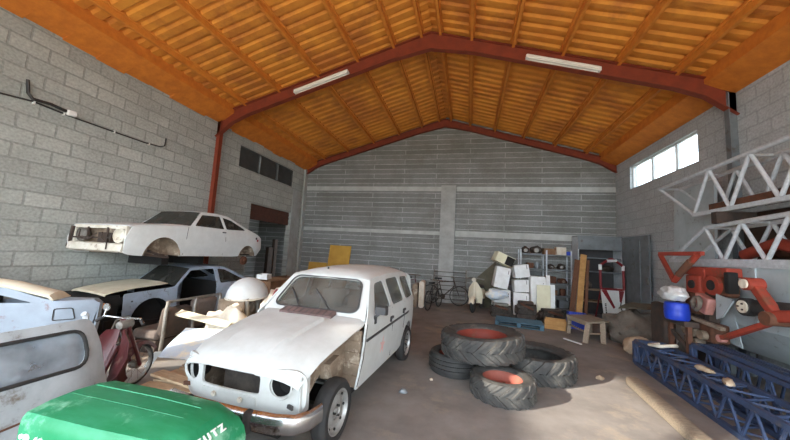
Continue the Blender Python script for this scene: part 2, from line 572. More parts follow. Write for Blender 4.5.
# back wall with gable
b = MB()
g = [(XL, 0), (XR, 0), (XR, roof_z(XR)), (XC, ZR), (XL, roof_z(XL))]
b.prism(g, lambda a, c: (a, YB, c), lambda a, c: (a, YB + 0.2, c))
struct(b.build('wall_back', blk_back, smooth=0))
# gable above the front opening
b = MB()
g = [(XL, 4.9), (XR, 4.9), (XR, roof_z(XR)), (XC, ZR), (XL, roof_z(XL))]
b.prism(g, lambda a, c: (a, YF - 0.2, c), lambda a, c: (a, YF, c))
struct(b.build('wall_front', blk_back, smooth=0))
# ring beams and pilaster on the back wall
b = MB()
b.b2((XL, YB - 0.012, 4.27), (-1.08, YB, 4.45))
b.b2((-0.5, YB - 0.012, 4.27), (XR, YB, 4.45))
b.b2((XL, YB - 0.012, 2.53), (-1.08, YB, 2.67))
b.b2((-0.5, YB - 0.012, 2.50), (XR, YB, 2.72))
struct(b.build('trim_1', concpale, smooth=0))
b = MB()
b.b2((-1.08, YB - 0.16, 0), (-0.52, YB, 4.47))
struct(b.build('trim_2', conc, smooth=0))
b = MB()
b.b2((XL, 11.85, 0), (XL + 0.06, YB, 5.3))
b.b2((XL, 11.1, 0), (XL + 0.02, 11.7, 4.1))
struct(b.build('trim_3', conc, smooth=0))
# skirt of rough render low on the left wall top, the eaves beams
eave_m = mat('orange_foam_eave', (222, 132, 44), (198, 110, 36), 5, 0.9, 0.85, bump=0.5)
b = MB()
for i in range(30):
    y0 = YF + (YB - YF) * i / 30
    y1 = YF + (YB - YF) * (i + 1) / 30
    b.prism([(0, 5.16 + 0.03 * math.sin(i * 1.7)), (0.22, 5.24), (0.5, 5.42), (0.5, 5.66), (0, 5.66)], lambda a, c: (XL + a, y0, c), lambda a, c: (XL + a, y1, c))
struct(b.build('trim_4', eave_m, smooth=50))
b = MB()
b.prism([(0, 5.2), (-0.22, 5.28), (-0.5, 5.42), (-0.5, 5.66), (0, 5.66)], lambda a, c: (XR + a, YF, c), lambda a, c: (XR + a, YB, c))
struct(b.build('trim_5', eave_m, smooth=50))

# roof: corrugated sheets sprayed orange
roof_m = mat('orange_sprayed_sheeting', (232, 154, 56), (208, 128, 46), 1.6, 0.9, 0.8, bump=0.12, detail=8, col3=(192, 116, 48), scale3=0.7, cover3=0.3)
b = MB()
for sgn, xe in ((-1, XL - 0.3), (1, XR + 0.3)):
    rows = []
    y = YF - 0.4
    per = 0.26
    while y < YB + 0.3:
        for dy, dz in ((0, 0), (0.10, 0), (0.14, 0.045), (0.22, 0.045)):
            rows.append([(XC + (xe - XC) * t, y + dy, roof_z(XC + (xe - XC) * t) + dz) for t in (0, 0.33, 0.66, 1)])
        y += per
    b.sheet(rows)
roof = struct(b.build('ceiling', roof_m, solid=0.05, offset=1, smooth=20, fix=False))
pur_m = mat('orange_sprayed_purlin', (226, 142, 50), (200, 118, 40), 4, 0.9, 0.8, bump=0.3)
for i, px in enumerate((-6.18, -5.13, -3.99, -2.91, -1.97, -1.27, -0.80, -0.05, 0.88, 1.92, 3.0, 4.03)):
    b = MB()
    z = roof_z(px)
    b.b2((px - 0.035, YF, z - 0.16), (px + 0.035, YB, z + 0.02))
    b.b2((px - 0.07, YF, z - 0.045), (px + 0.07, YB, z + 0.02))
    struct(b.build('purlin', pur_m, roof, bevel=0.012))

# portal frames
def portal(y, name, depth=0.30, width=0.14, posts=True):
    b = MB()
    zt = lambda x: roof_z(x) - 0.15
    for sg, xe in ((-1, XL), (1, XR)):
        n = 12
        up_, lo_ = [], []
        for i in range(n + 1):
            t = i / n
            x = XC + (xe - XC) * t
            d = depth * (1 + 0.35 * max(0, 1 - t * 6) + 1.1 * max(0, (t - 0.88) * 8) ** 1.4)
            up_.append((x, zt(x)))
            lo_.append((x, zt(x) - d))
        for i in range(n):      # web, then flanges
            b.hexa([(lo_[i][0], y - 0.006, lo_[i][1]), (lo_[i + 1][0], y - 0.006, lo_[i + 1][1]), (lo_[i + 1][0], y + 0.006, lo_[i + 1][1]), (lo_[i][0], y + 0.006, lo_[i][1]),
                    (up_[i][0], y - 0.006, up_[i][1]), (up_[i + 1][0], y - 0.006, up_[i + 1][1]), (up_[i + 1][0], y + 0.006, up_[i + 1][1]), (up_[i][0], y + 0.006, up_[i][1])])
            for L, dz in ((up_, 0), (lo_, -0.02)):
                a, c = L[i], L[i + 1]
                w = width / 2
                b.hexa([(a[0], y - w, a[1] + dz), (c[0], y - w, c[1] + dz), (c[0], y + w, c[1] + dz), (a[0], y + w, a[1] + dz),
                        (a[0], y - w, a[1] + dz + 0.02), (c[0], y - w, c[1] + dz + 0.02), (c[0], y + w, c[1] + dz + 0.02), (a[0], y + w, a[1] + dz + 0.02)])
    if posts:
        for sg, xe in ((1, XL),):
            b.b2((xe, y - 0.006, 0), (xe + sg * 0.16, y + 0.006, 5.3))
            b.b2((xe + sg * 0.145, y - 0.06, 0), (xe + sg * 0.16, y + 0.06, 5.2))
    return struct(b.build(name, 'oxide', smooth=0))
portal(YM, 'trim_6')
portal(YB - 0.09, 'trim_7', depth=0.2, posts=False)
portal(2.0, 'trim_8')
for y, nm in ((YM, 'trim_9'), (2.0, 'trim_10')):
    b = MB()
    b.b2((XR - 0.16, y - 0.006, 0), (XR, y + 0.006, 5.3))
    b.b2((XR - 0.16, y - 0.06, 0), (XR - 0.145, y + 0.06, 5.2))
    struct(b.build(nm, 'steelgrey', smooth=0))  # right posts grey: window haze put into their colour

# right window: steel frame and three panes
sky_glass = glass_mat('window_glass', (240, 244, 246), (225, 230, 234), 0.12)
fr_m = mat('white_window_frame', (206, 208, 206), (180, 180, 176), 5, 0.6, 0.6)
b = MB()
for ya, yb_ in ((8.08, 8.95), (8.98, 10.0), (10.03, 11.08)):
    for (p, q) in (((ya, 4.17), (yb_, 4.2)), ((ya, 4.87), (yb_, 4.9)), ((ya, 4.17), (ya + 0.03, 4.9)), ((yb_ - 0.03, 4.17), (yb_, 4.9))):
        b.b2((XR + 0.08, p[0], p[1]), (XR + 0.14, q[0], q[1]))
w1 = struct(b.build('window_1', fr_m, smooth=0))
for ya, yb_ in ((8.11, 8.92), (9.01, 9.97), (10.06, 11.05)):
    MB().b2((XR + 0.105, ya, 4.2), (XR + 0.112, yb_, 4.87)).build('pane', sky_glass, w1, smooth=0)
# left louvred opening
lv_m = mat('dark_louvre', (86, 88, 86), (66, 68, 66), 4, 0.7, 0.8)
b = MB()
for ya, yb_ in ((7.98, 8.96), (9.0, 9.98), (10.02, 11.0)):
    for p, q in (((ya, 4.18), (yb_, 4.21)), ((ya, 4.83), (yb_, 4.86)), ((ya, 4.18), (ya + 0.03, 4.86)), ((yb_ - 0.03, 4.18), (yb_, 4.86))):
        b.b2((XL - 0.1, p[0], p[1]), (XL - 0.02, q[0], q[1]))
w2 = struct(b.build('window_2', lv_m, smooth=0))
for ya, yb_ in ((8.01, 8.93), (9.03, 9.95), (10.05, 10.97)):
    b = MB()
    for k in range(8):
        z = 4.23 + k * 0.08
        b.hexa([(XL - 0.09, ya, z), (XL - 0.03, ya, z - 0.03), (XL - 0.03, yb_, z - 0.03), (XL - 0.09, yb_, z), (XL - 0.09, ya, z + 0.085), (XL - 0.085, ya, z + 0.088), (XL - 0.085, yb_, z + 0.088), (XL - 0.09, yb_, z + 0.085)])
    b.b2((XL - 0.11, ya, 4.18), (XL - 0.10, yb_, 4.86))
    b.build('louvre_panel', lv_m, w2, smooth=0)
# doorway on the left: raised rust-brown shutter under the lintel and a dim room behind
b = MB()
for k in range(7):
    b.b2((XL - 0.14 + 0.015 * (k % 2), 8.72, 2.62 + k * 0.073), (XL - 0.10 + 0.015 * (k % 2), 11.1, 2.62 + (k + 1) * 0.073))
struct(b.build('door_1', mat('rust_brown_shutter', (92, 56, 44), (70, 46, 38), 5, 0.8, 0.8), smooth=0))
b = MB()
b.b2((XL - 2.6, 8.0, 0), (XL - 2.5, 12.6, 3.4))
b.b2((XL - 2.5, 12.5, 0), (XL - 0.2, 12.6, 3.4))
b.b2((XL - 2.5, 8.0, 0), (XL - 0.2, 8.1, 3.4))
b.b2((XL - 2.6, 8.0, 3.4), (XL - 0.2, 12.6, 3.5))
struct(b.build('wall_annex', blk_back, smooth=0))

# ------------------------------------------------------------------ vehicles
def lerp(a, b_, t):
    return a + (b_ - a) * t

def wheel(parent, c, r, w, out, rim_mat='rim', tyre_mat='rubber', holes=8):
    """Road wheel: tyre mesh with its pressed rim as a sub-part; out is +1/-1 for the side its face looks to."""
    b = MB()
    h = w / 2
    b.lathe([(r * 0.66, -h * 0.8), (r * 0.72, -h), (r * 0.90, -h), (r * 0.98, -h * 0.72), (r, -h * 0.3), (r, h * 0.3), (r * 0.98, h * 0.72), (r * 0.90, h), (r * 0.72, h), (r * 0.66, h * 0.8)], c, (0, 1, 0), 36, closed=True)
    t = b.build('wheel', tyre_mat, parent, smooth=40)
    b = MB()
    o = out * h
    b.lathe([(r * 0.67, -o * 0.8), (r * 0.67, o * 0.75), (r * 0.70, o * 0.92), (r * 0.66, o * 0.95), (r * 0.62, o * 0.5), (r * 0.5, o * 0.35), (r * 0.42, o * 0.6), (r * 0.26, o * 0.62), (r * 0.24, o * 0.45), (r * 0.11, o * 0.45), (r * 0.1, o * 0.75), (0.001, o * 0.75)], c, (0, 1, 0), 36)
    ri = b.build('rim', rim_mat, t, smooth=40)
    b = MB()
    for k in range(holes):
        a = 2 * math.pi * k / holes
        p = Vector(c) + Vector((math.cos(a) * r * 0.56, o * 0.42, math.sin(a) * r * 0.56))
        b.tube([p, p + Vector((0, out * 0.012, 0))], r * 0.045, 8)
    for k in range(3):
        a = 2 * math.pi * k / 3
        p = Vector(c) + Vector((math.cos(a) * r * 0.17, o * 0.45, math.sin(a) * r * 0.17))
        b.tube([p, p + Vector((0, out * 0.03, 0))], r * 0.035, 6)
    b.build('wheel_slot', 'dark', t)
    return t

def make_hatch():
    root = thing('hatchback_car', 'dusty white estate car missing its grille and near front wing', 'car', (-1.835, 2.872, 0), -1.6417)
    def vside(u, z):
        v = 0.735
        if z < 0.75:
            v -= 0.035 * ((0.75 - z) / 0.45) ** 2
        if z > 0.95:
            v -= (z - 0.95) * 0.37
        if u < -2.45:
            v -= 0.08 * ((-2.45 - u) / 0.55) ** 2
        return v
    arch = arc((-2.42, 0.28), 0.36, 168, 8, 10)
    outl = soften([(-0.40, 0.30), (-0.47, 0.62), (-0.53, 0.96), (-0.62, 1.02), (-0.80, 1.22), (-0.985, 1.40), (-1.4, 1.435), (-2.0, 1.44), (-2.6, 1.42), (-2.90, 1.36), (-2.99, 1.0), (-3.02, 0.62), (-2.99, 0.42)], 0.03, 2)
    outl = outl + arch + [(-1.9, 0.30)]
    wins = [soften([(-0.84, 1.02), (-1.06, 1.345), (-1.40, 1.37), (-1.46, 1.02)], 0.06), soften([(-1.56, 1.02), (-1.52, 1.375), (-2.10, 1.38), (-2.14, 1.02)], 0.06), soften([(-2.24, 1.02), (-2.22, 1.375), (-2.72, 1.355), (-2.80, 1.02)], 0.08)]
    zc = (0.45, 0.6, 0.75, 0.95, 1.1, 1.25)
    uc = (-2.5, -2.65, -2.8, -2.9)
    body = MB()
    for sg in (1, -1):
        body.plate(outl, wins, lambda u, z: (u, sg * vside(u, z), z), uc, zc)
    # roof with rounded shoulders
    rows = []
    for u, ze, crown in ((-0.965, 1.385, 0.035), (-1.02, 1.41, 0.06), (-1.3, 1.43, 0.08), (-1.7, 1.44, 0.09), (-2.1, 1.44, 0.09), (-2.5, 1.43, 0.085), (-2.75, 1.40, 0.075), (-2.90, 1.36, 0.05), (-2.95, 1.30, 0.02)):
        w = vside(u, ze)
        rows.append([(u - (0.06 * (1 - k * k) if u < -2.7 else -0.035 * (1 - k * k) * (u > -1.1)), w * k, ze + crown * (1 - abs(k) ** 3)) for k in (-1, -0.97, -0.9, -0.75, -0.5, -0.25, 0, 0.25, 0.5, 0.75, 0.9, 0.97, 1)])
    body.sheet(rows)
    # tail
    body.plate(rrect(-0.62, 0.36, 0.62, 1.40, 0.12), [rrect(-0.48, 0.98, 0.48, 1.30, 0.1)], lambda a, z: (-3.04 + 0.1 * (a / 0.62) ** 2 + max(0, z - 0.9) * 0.2, a, z), (-0.5, -0.25, 0, 0.25, 0.5), (0.9, 1.15))
    # windscreen surround
    def ws(a, t):
        w = lerp(0.685, 0.56, t)
        cu = 0.05 * (1 - a * a)
        return (lerp(-0.60, -0.985, t) + cu, a * w, lerp(0.99, 1.40, t) + 0.02 * (1 - a * a) * t)
    body.plate([(-1, -0.04), (1, -0.04), (1, 1), (-1, 1)], [rrect(-0.86, 0.10, 0.86, 0.93, 0.16, 5)], ws, (-0.8, -0.6, -0.4, -0.2, 0, 0.2, 0.4, 0.6, 0.8), (0.3, 0.5, 0.7))
    # cowl panel below the screen
    rows = []
    for u, z in ((-0.60, 0.985), (-0.50, 0.965), (-0.40, 0.945)):
        rows.append([(u + 0.05 * (1 - k * k), k * 0.70, z + 0.025 * (1 - k * k) - (0.03 if abs(k) > 0.99 else 0)) for k in (-1, -0.9, -0.6, -0.3, 0, 0.3, 0.6, 0.9, 1)])
    body.sheet(rows)
    # inner sills and floor
    body.b2((-2.9, -0.6, 0.30), (-0.4, 0.6, 0.32))
    body.build('body_shell', 'whitetoned', root, solid=0.018, smooth=38)
    # bonnet
    b = MB()
    rows = []
    for u, zc_, we, dz in ((-0.40, 0.985, 0.70, 0.06), (-0.2, 0.962, 0.69, 0.07), (0.05, 0.928, 0.675, 0.085), (0.28, 0.885, 0.655, 0.10), (0.44, 0.835, 0.635, 0.11), (0.53, 0.785, 0.615, 0.11), (0.565, 0.735, 0.60, 0.10)):
        row = []
        for k in (-1, -0.985, -0.93, -0.82, -0.62, -0.44, -0.40, -0.2, 0, 0.2, 0.40, 0.44, 0.62, 0.82, 0.93, 0.985, 1):
            ridge = 0.026 if abs(k) <= 0.40 else 0
            row.append((u + 0.05 * (1 - k * k) * (1 if u > 0 else u / -0.4 * 0.9) - 0.06 * abs(k) ** 4 * (u > 0.4), k * we, zc_ - dz * abs(k) ** 5 + ridge * (1 if u < 0.4 else 0.3)))
        rows.append(row)
    b.sheet(rows)
    b.build('bonnet', 'whitetoned', root, solid=0.014, smooth=28)
    # front panel with its empty grille and lamp holes
    b = MB()
    fp = lambda a, z: (0.585 - 0.16 * (abs(a) / 0.64) ** 3 - 0.35 * max(0, 0.56 - z) ** 1.5, a, z)
    circ = lambda cx, cz, r: [(cx + r * math.cos(2 * math.pi * i / 20), cz + r * math.sin(2 * math.pi * i / 20)) for i in range(20)]
    b.plate(rrect(-0.635, 0.42, 0.635, 0.775, 0.11, 5), [rrect(-0.31, 0.575, 0.29, 0.725, 0.03), circ(-0.455, 0.655, 0.088), circ(0.455, 0.655, 0.088)], fp, (-0.5, -0.4, -0.2, 0, 0.2, 0.4, 0.5), (0.5, 0.56, 0.65))
    b.prism(rrect(-0.29, 0.47, 0.27, 0.555, 0.02), lambda a, z: (fp(a, z)[0] - 0.01, a, z), lambda a, z: (fp(a, z)[0] + 0.012, a, z))
    fpo = b.build('front_panel', 'whitetoned', root, solid=0.02, smooth=30)
    for cx in (-0.455, 0.455):
        b = MB()
        b.lathe([(0.088, 0.0), (0.10, 0.014), (0.108, 0.004)], (fp(cx, 0.655)[0] - 0.006, cx, 0.655), (1, 0, 0), 24)
        b.build('lamp_ring', 'whitetoned', fpo)
        MB().lathe([(0.092, -0.004), (0.092, -0.09), (0.001, -0.09)], (fp(cx, 0.655)[0] - 0.01, cx, 0.655), (1, 0, 0), 24).build('lamp_bucket', 'dark', fpo)
    for cx in (-0.53, 0.53):
        MB().box((fp(cx, 0.50)[0] + 0.008, cx, 0.50), (0.02, 0.09, 0.035), (0, 0, -0.35 * (1 if cx > 0 else -1))).build('turn_lamp', 'blackgrey' if cx > 0 else 'rust', fpo, bevel=0.006)
    for cx in (-0.14, 0.13):
        p = (fp(cx, 0.52)[0] + 0.01, cx, 0.52)
        MB().cyl(p, (p[0] + 0.012, cx, 0.52), 0.022, 14).build('tow_plug', 'whitewarm', fpo)
    # engine bay: slam panel, radiator, bulkhead, inner wing
    b = MB()
    b.plate([(0.36, 0.36), (0.34, 0.72), (0.15, 0.80), (-0.50, 0.93), (-0.44, 0.30), (-0.28, 0.30)] + arc((0.0, 0.30), 0.27, 180, 0, 8), [], lambda u, z: (u, 0.50 + 0.02 * math.sin(u * 9), z), (0, 0.25, -0.25), (0.6,))
    b.plate([(0.36, 0.36), (0.34, 0.72), (-0.50, 0.90), (-0.44, 0.30)], [], lambda u, z: (u, -0.50, z))
    b.b2((-0.50, -0.66, 0.30), (-0.47, 0.70, 0.89))
    for k in range(4):
        b.b2((-0.47, 0.1, 0.40 + k * 0.12), (-0.455, 0.70, 0.42 + k * 0.12))
    b.b2((0.36, -0.5, 0.70), (0.40, 0.5, 0.74))
    b.bar((-0.45, 0.52, 0.78), (0.34, 0.54, 0.68), 0.05)
    b.box((-0.1, 0.55, 0.62), (0.18, 0.12, 0.14), (0.1, 0.2, 0))
    b.build('inner_wing', 'innerwing', root, solid=0.006, offset=0)
    MB().bar((0.41, 0.605, 0.43), (0.41, 0.60, 0.72), 0.012, 0.13).build('wing_flange', 'whitetoned', root)
    b = MB()
    b.box((0.02, 0, 0.50), (0.45, 0.5, 0.40))
    b.cyl((-0.2, -0.25, 0.66), (0.25, -0.25, 0.70), 0.10)
    b.box((0.33, 0.02, 0.55), (0.05, 0.6, 0.36))
    b.bar((-0.45, 0, 0.35), (0.3, 0, 0.3), 0.4, 0.1)
    b.bar((0, -0.5, 0.28), (0, 0.62, 0.28), 0.06)
    b.tube([(0.1, 0.3, 0.72), (0.3, 0.18, 0.74), (0.36, -0.1, 0.70)], 0.025)
    b.build('engine', 'engine', root)
    # far front wing still in place
    b = MB()
    b.plate([(-0.43, 0.30), (-0.47, 0.90), (0.2, 0.82), (0.38, 0.74), (0.40, 0.44)] + arc((0, 0.28), 0.36, 15, 170, 10), [], lambda u, z: (u, -0.70 + 0.25 * max(0, u) , z), (0.2, 0), (0.6,))
    b.build('front_wing', 'whitetoned', root, solid=0.012)
    # doors' gaps, dark belt strip, handles, mirror
    b = MB()
    strip = [(-0.55, 0.775), (-1.5, 0.79), (-2.3, 0.80), (-2.95, 0.81)]
    for sg in (1, -1):
        for p, q in zip(strip, strip[1:]):
            b.bar((p[0], sg * (vside(*p) + 0.004), p[1]), (q[0], sg * (vside(*q) + 0.004), q[1]), 0.012, 0.028)
    b.build('belt_strip', 'blackgrey', root)
    for line in ([(-1.50, 1.0), (-1.50, 0.75), (-1.52, 0.34)], [(-2.16, 1.0), (-2.13, 0.80), (-2.08, 0.60)], [(-0.56, 0.95), (-0.50, 0.60), (-0.43, 0.33)]):
        b = MB()
        for p, q in zip(line, line[1:]):
            b.bar((p[0], vside(*p) + 0.0015, p[1]), (q[0], vside(*q) + 0.0015, q[1]), 0.004, 0.009)
        b.build('door_gap', 'dark', root)
    for u, z in ((-1.42, 0.875), (-2.05, 0.885)):
        b = MB()
        b.box((u, vside(u, z) + 0.016, z), (0.10, 0.03, 0.035))
        b.box((u + 0.03, vside(u, z) + 0.01, z - 0.03), (0.03, 0.03, 0.05))
        b.build('door_handle', 'blackgrey', root, bevel=0.008)
    b = MB()
    b.prism(rrect(-0.08, -0.055, 0.08, 0.055, 0.025), lambda a, z: (-0.83, 0.80 + a, 1.065 + z), lambda a, z: (-0.77, 0.80 + a * 0.8, 1.065 + z * 0.8))
    b.bar((-0.80, 0.70, 0.97), (-0.80, 0.79, 1.03), 0.03)
    b.box((-0.80, 0.735, 0.955), (0.06, 0.02, 0.09))
    b.build('door_mirror', 'blackgrey', root)
    # faded red splash of paint on the front door
    b = MB()
    star = []
    for i in range(10):
        a = math.pi / 2 + i * math.pi / 5 + 0.15
        r = 0.10 if i % 2 == 0 else 0.035
        star.append((-1.12 + r * math.cos(a), 0.585 + 1.15 * r * math.sin(a)))
    b.prism(star, lambda u, z: (u, vside(u, z) + 0.0005, z), lambda u, z: (u, vside(u, z) + 0.003, z))
    b.build('paint_mark', 'redmark', root)
    # glass with rubber seals
    for w in wins:
        for sg in (1, -1):
            MB().plate(w, [], lambda u, z: (u, sg * (vside(u, z) - 0.012), z), (), (1.1, 1.25)).build('side_window', 'glass', root, solid=0.004)
    MB().plate(rrect(-0.86, 0.10, 0.86, 0.93, 0.16, 5), [], lambda a, t: tuple(Vector(ws(a, t)) + Vector((-0.012, 0, -0.006))), (-0.6, -0.3, 0, 0.3, 0.6), (0.5,)).build('windscreen', 'glass', root, solid=0.004)
    seal = [Vector(ws(a, t)) + Vector((0.012, 0, 0.010)) for a, t in rrect(-0.86, 0.10, 0.86, 0.93, 0.16, 5)]
    MB().tube(seal, 0.010, 6, close=True).build('windscreen_seal', 'blackgrey', root)
    MB().plate(rrect(-0.48, 0.98, 0.48, 1.30, 0.1), [], lambda a, z: (-3.03 + 0.1 * (a / 0.62) ** 2 + max(0, z - 0.9) * 0.2, a, z)).build('rear_window', 'glass', root, solid=0.004)
    # scuttle vent, wipers, rivets
    b = MB()
    b.hexa([(-0.575, -0.36, 0.985), (-0.455, -0.36, 0.97), (-0.455, 0.33, 0.97), (-0.575, 0.33, 0.985), (-0.575, -0.36, 1.045), (-0.455, -0.36, 1.008), (-0.455, 0.33, 1.008), (-0.575, 0.33, 1.045)])
    vt = b.build('scuttle_vent', mat('dusty_brown_vent', (118, 98, 94), (88, 74, 70), 9, 0.8, 0.8), root)
    b = MB()
    for k in range(9):
        b.bar((-0.57, -0.33 + k * 0.078, 1.045), (-0.46, -0.33 + k * 0.078, 1.011), 0.006, 0.006)
    b.build('vent_slat', 'blackgrey', vt)
    for v0, v1, t1 in ((-0.12, -0.34, 0.42), (0.30, 0.02, 0.45)):
        p = Vector(ws(v0 / 0.68, 0.0)) + Vector((0.02, 0, 0.012))
        q = Vector(ws(v1 / 0.62, t1)) + Vector((0.018, 0, 0.012))
        b = MB().bar(p, q, 0.010, 0.008)
        b.cyl(p - Vector((0, 0, 0.02)), p + Vector((0, 0, 0.012)), 0.014, 8)
        d = (q - p).normalized()
        b.bar(q - d * 0.16 + Vector((0.0, 0.02, -0.005)), q + d * 0.12 + Vector((0, 0.0, -0.005)), 0.014, 0.012)
        b.build('wiper', 'blackgrey', root)
    MB().cyl((-1.12, -0.12, 1.48), (-1.12, -0.12, 1.515), 0.012, 8).build('aerial_base', 'blackgrey', root)
    b = MB()
    b.box((-0.05, 0.19, 0.955), (0.10, 0.045, 0.004), (0, 0.15, 0.7))
    b.box((0.06, 0.24, 0.936), (0.05, 0.02, 0.004), (0, 0.17, 0.3))
    b.box((-0.08, -0.1, 0.966), (0.03, 0.02, 0.004), (0, 0.15, 0.3))
    b.build('paint_chip', 'rustdark', root)
    # chrome bumper with black overriders
    b = MB()
    path = [(0.645, -0.56), (0.655, -0.50), (0.68, -0.25), (0.685, 0), (0.68, 0.25), (0.655, 0.52), (0.60, 0.66), (0.50, 0.725), (0.36, 0.745)]
    rows = []
    for z, inn in ((0.375, 0.028), (0.385, 0.006), (0.41, -0.002), (0.44, -0.006), (0.47, -0.002), (0.495, 0.006), (0.505, 0.028)):
        rows.append([(u - inn * (0.6 + 0.4 * (abs(v) < 0.6)), v * (1 - inn * 0.9), z - 0.01) for u, v in path])
    b.sheet(rows)
    bp = b.build('bumper', 'chrome', root, solid=0.012, smooth=50, offset=1)
    for v in (-0.30, 0.30):
        b = MB()
        b.prism(rrect(-0.03, -0.09, 0.03, 0.085, 0.02), lambda a, z: (0.655, v + a, 0.43 + z), lambda a, z: (0.712, v + a * 0.8, 0.43 + z * 0.92))
        b.build('overrider', 'rubber', bp, bevel=0.008)
    # cabin
    b = MB()
    for v in (-0.33, 0.33):
        b.box((-1.45, v, 0.62), (0.48, 0.46, 0.12), (0, 0.12, 0))
        b.box((-1.75, v, 0.90), (0.12, 0.44, 0.50), (0, -0.25, 0))
        b.box((-1.84, v, 1.20), (0.08, 0.22, 0.14), (0, -0.25, 0))
    b.box((-2.5, 0, 0.80), (0.14, 1.1, 0.5), (0, -0.2, 0))
    b.build('cabin_seats', 'seat', root, bevel=0.03)
    b = MB()
    b.box((-0.80, 0, 0.93), (0.34, 1.2, 0.10))
    b.box((-0.93, 0.33, 0.99), (0.12, 0.36, 0.10))
    b.build('dashboard', 'blackgrey', root, bevel=0.02)
    b = MB()
    ring = [(-1.12 + 0.08 * math.sin(a), 0.33 + 0.19 * math.cos(a), 1.02 + 0.17 * math.sin(a)) for a in [2 * math.pi * i / 24 for i in range(24)]]
    b.tube(ring, 0.012, 6, close=True)
    b.bar((-0.95, 0.33, 0.97), (-1.12, 0.33, 1.02), 0.03)
    b.bar(ring[0], ring[12], 0.014)
    b.build('steering_wheel', 'blackgrey', root)
    b = MB()
    b.box((-1.02, 0.0, 1.34), (0.02, 0.16, 0.05))
    b.build('rear_view_mirror', 'blackgrey', root)
    for u in (0.0, -2.42):
        for sg in (1, -1):
            wheel(root, (u, sg * 0.655, 0.28), 0.28, 0.145, sg)
    b = MB()
    b.bar((-0.45, 0.55, 0.24), (-2.2, 0.55, 0.24), 0.08, 0.10)
    b.bar((-0.45, -0.55, 0.24), (-2.2, -0.55, 0.24), 0.08, 0.10)
    b.bar((-2.42, -0.62, 0.27), (-2.42, 0.62, 0.27), 0.06)
    b.bar((0.5, 0.0, 0.26), (-2.9, 0.0, 0.26), 0.9, 0.03)
    b.build('underframe', 'dark', root)
    return root
make_hatch()

def coupe_shell(root, outl, holes, vs, paint, uc, zc, tops):
    """Both flanks, plus cross sheets (roof, tailgate, bonnet ...) listed as (u, z) rows."""
    b = MB()
    for sg in (1, -1):
        b.plate(outl, holes, lambda u, z: (u, sg * vs(u, z), z), uc, zc)
    for rows_ in tops:
        rows = []
        for u, z, crown in rows_:
            w = vs(u, z)
            rows.append([(u, w * k, z + crown * (1 - abs(k) ** 2.5)) for k in (-1, -0.97, -0.88, -0.6, -0.3, 0, 0.3, 0.6, 0.88, 0.97, 1)])
        b.sheet(rows)
    return b.build('body_shell', paint, root, solid=0.016, smooth=35)

def coupe_v(w, belt, tumble, u0=0.55, u1=-2.7):
    def vs(u, z):
        v = w
        if z < 0.5:
            v -= 0.05 * ((0.5 - z) / 0.3) ** 2
        if z > belt:
            v -= (z - belt) * tumble
        if u > u0:
            v -= 0.5 * (u - u0) ** 2
        if u < u1:
            v -= 0.25 * (u1 - u) ** 2
        return v
    return vs

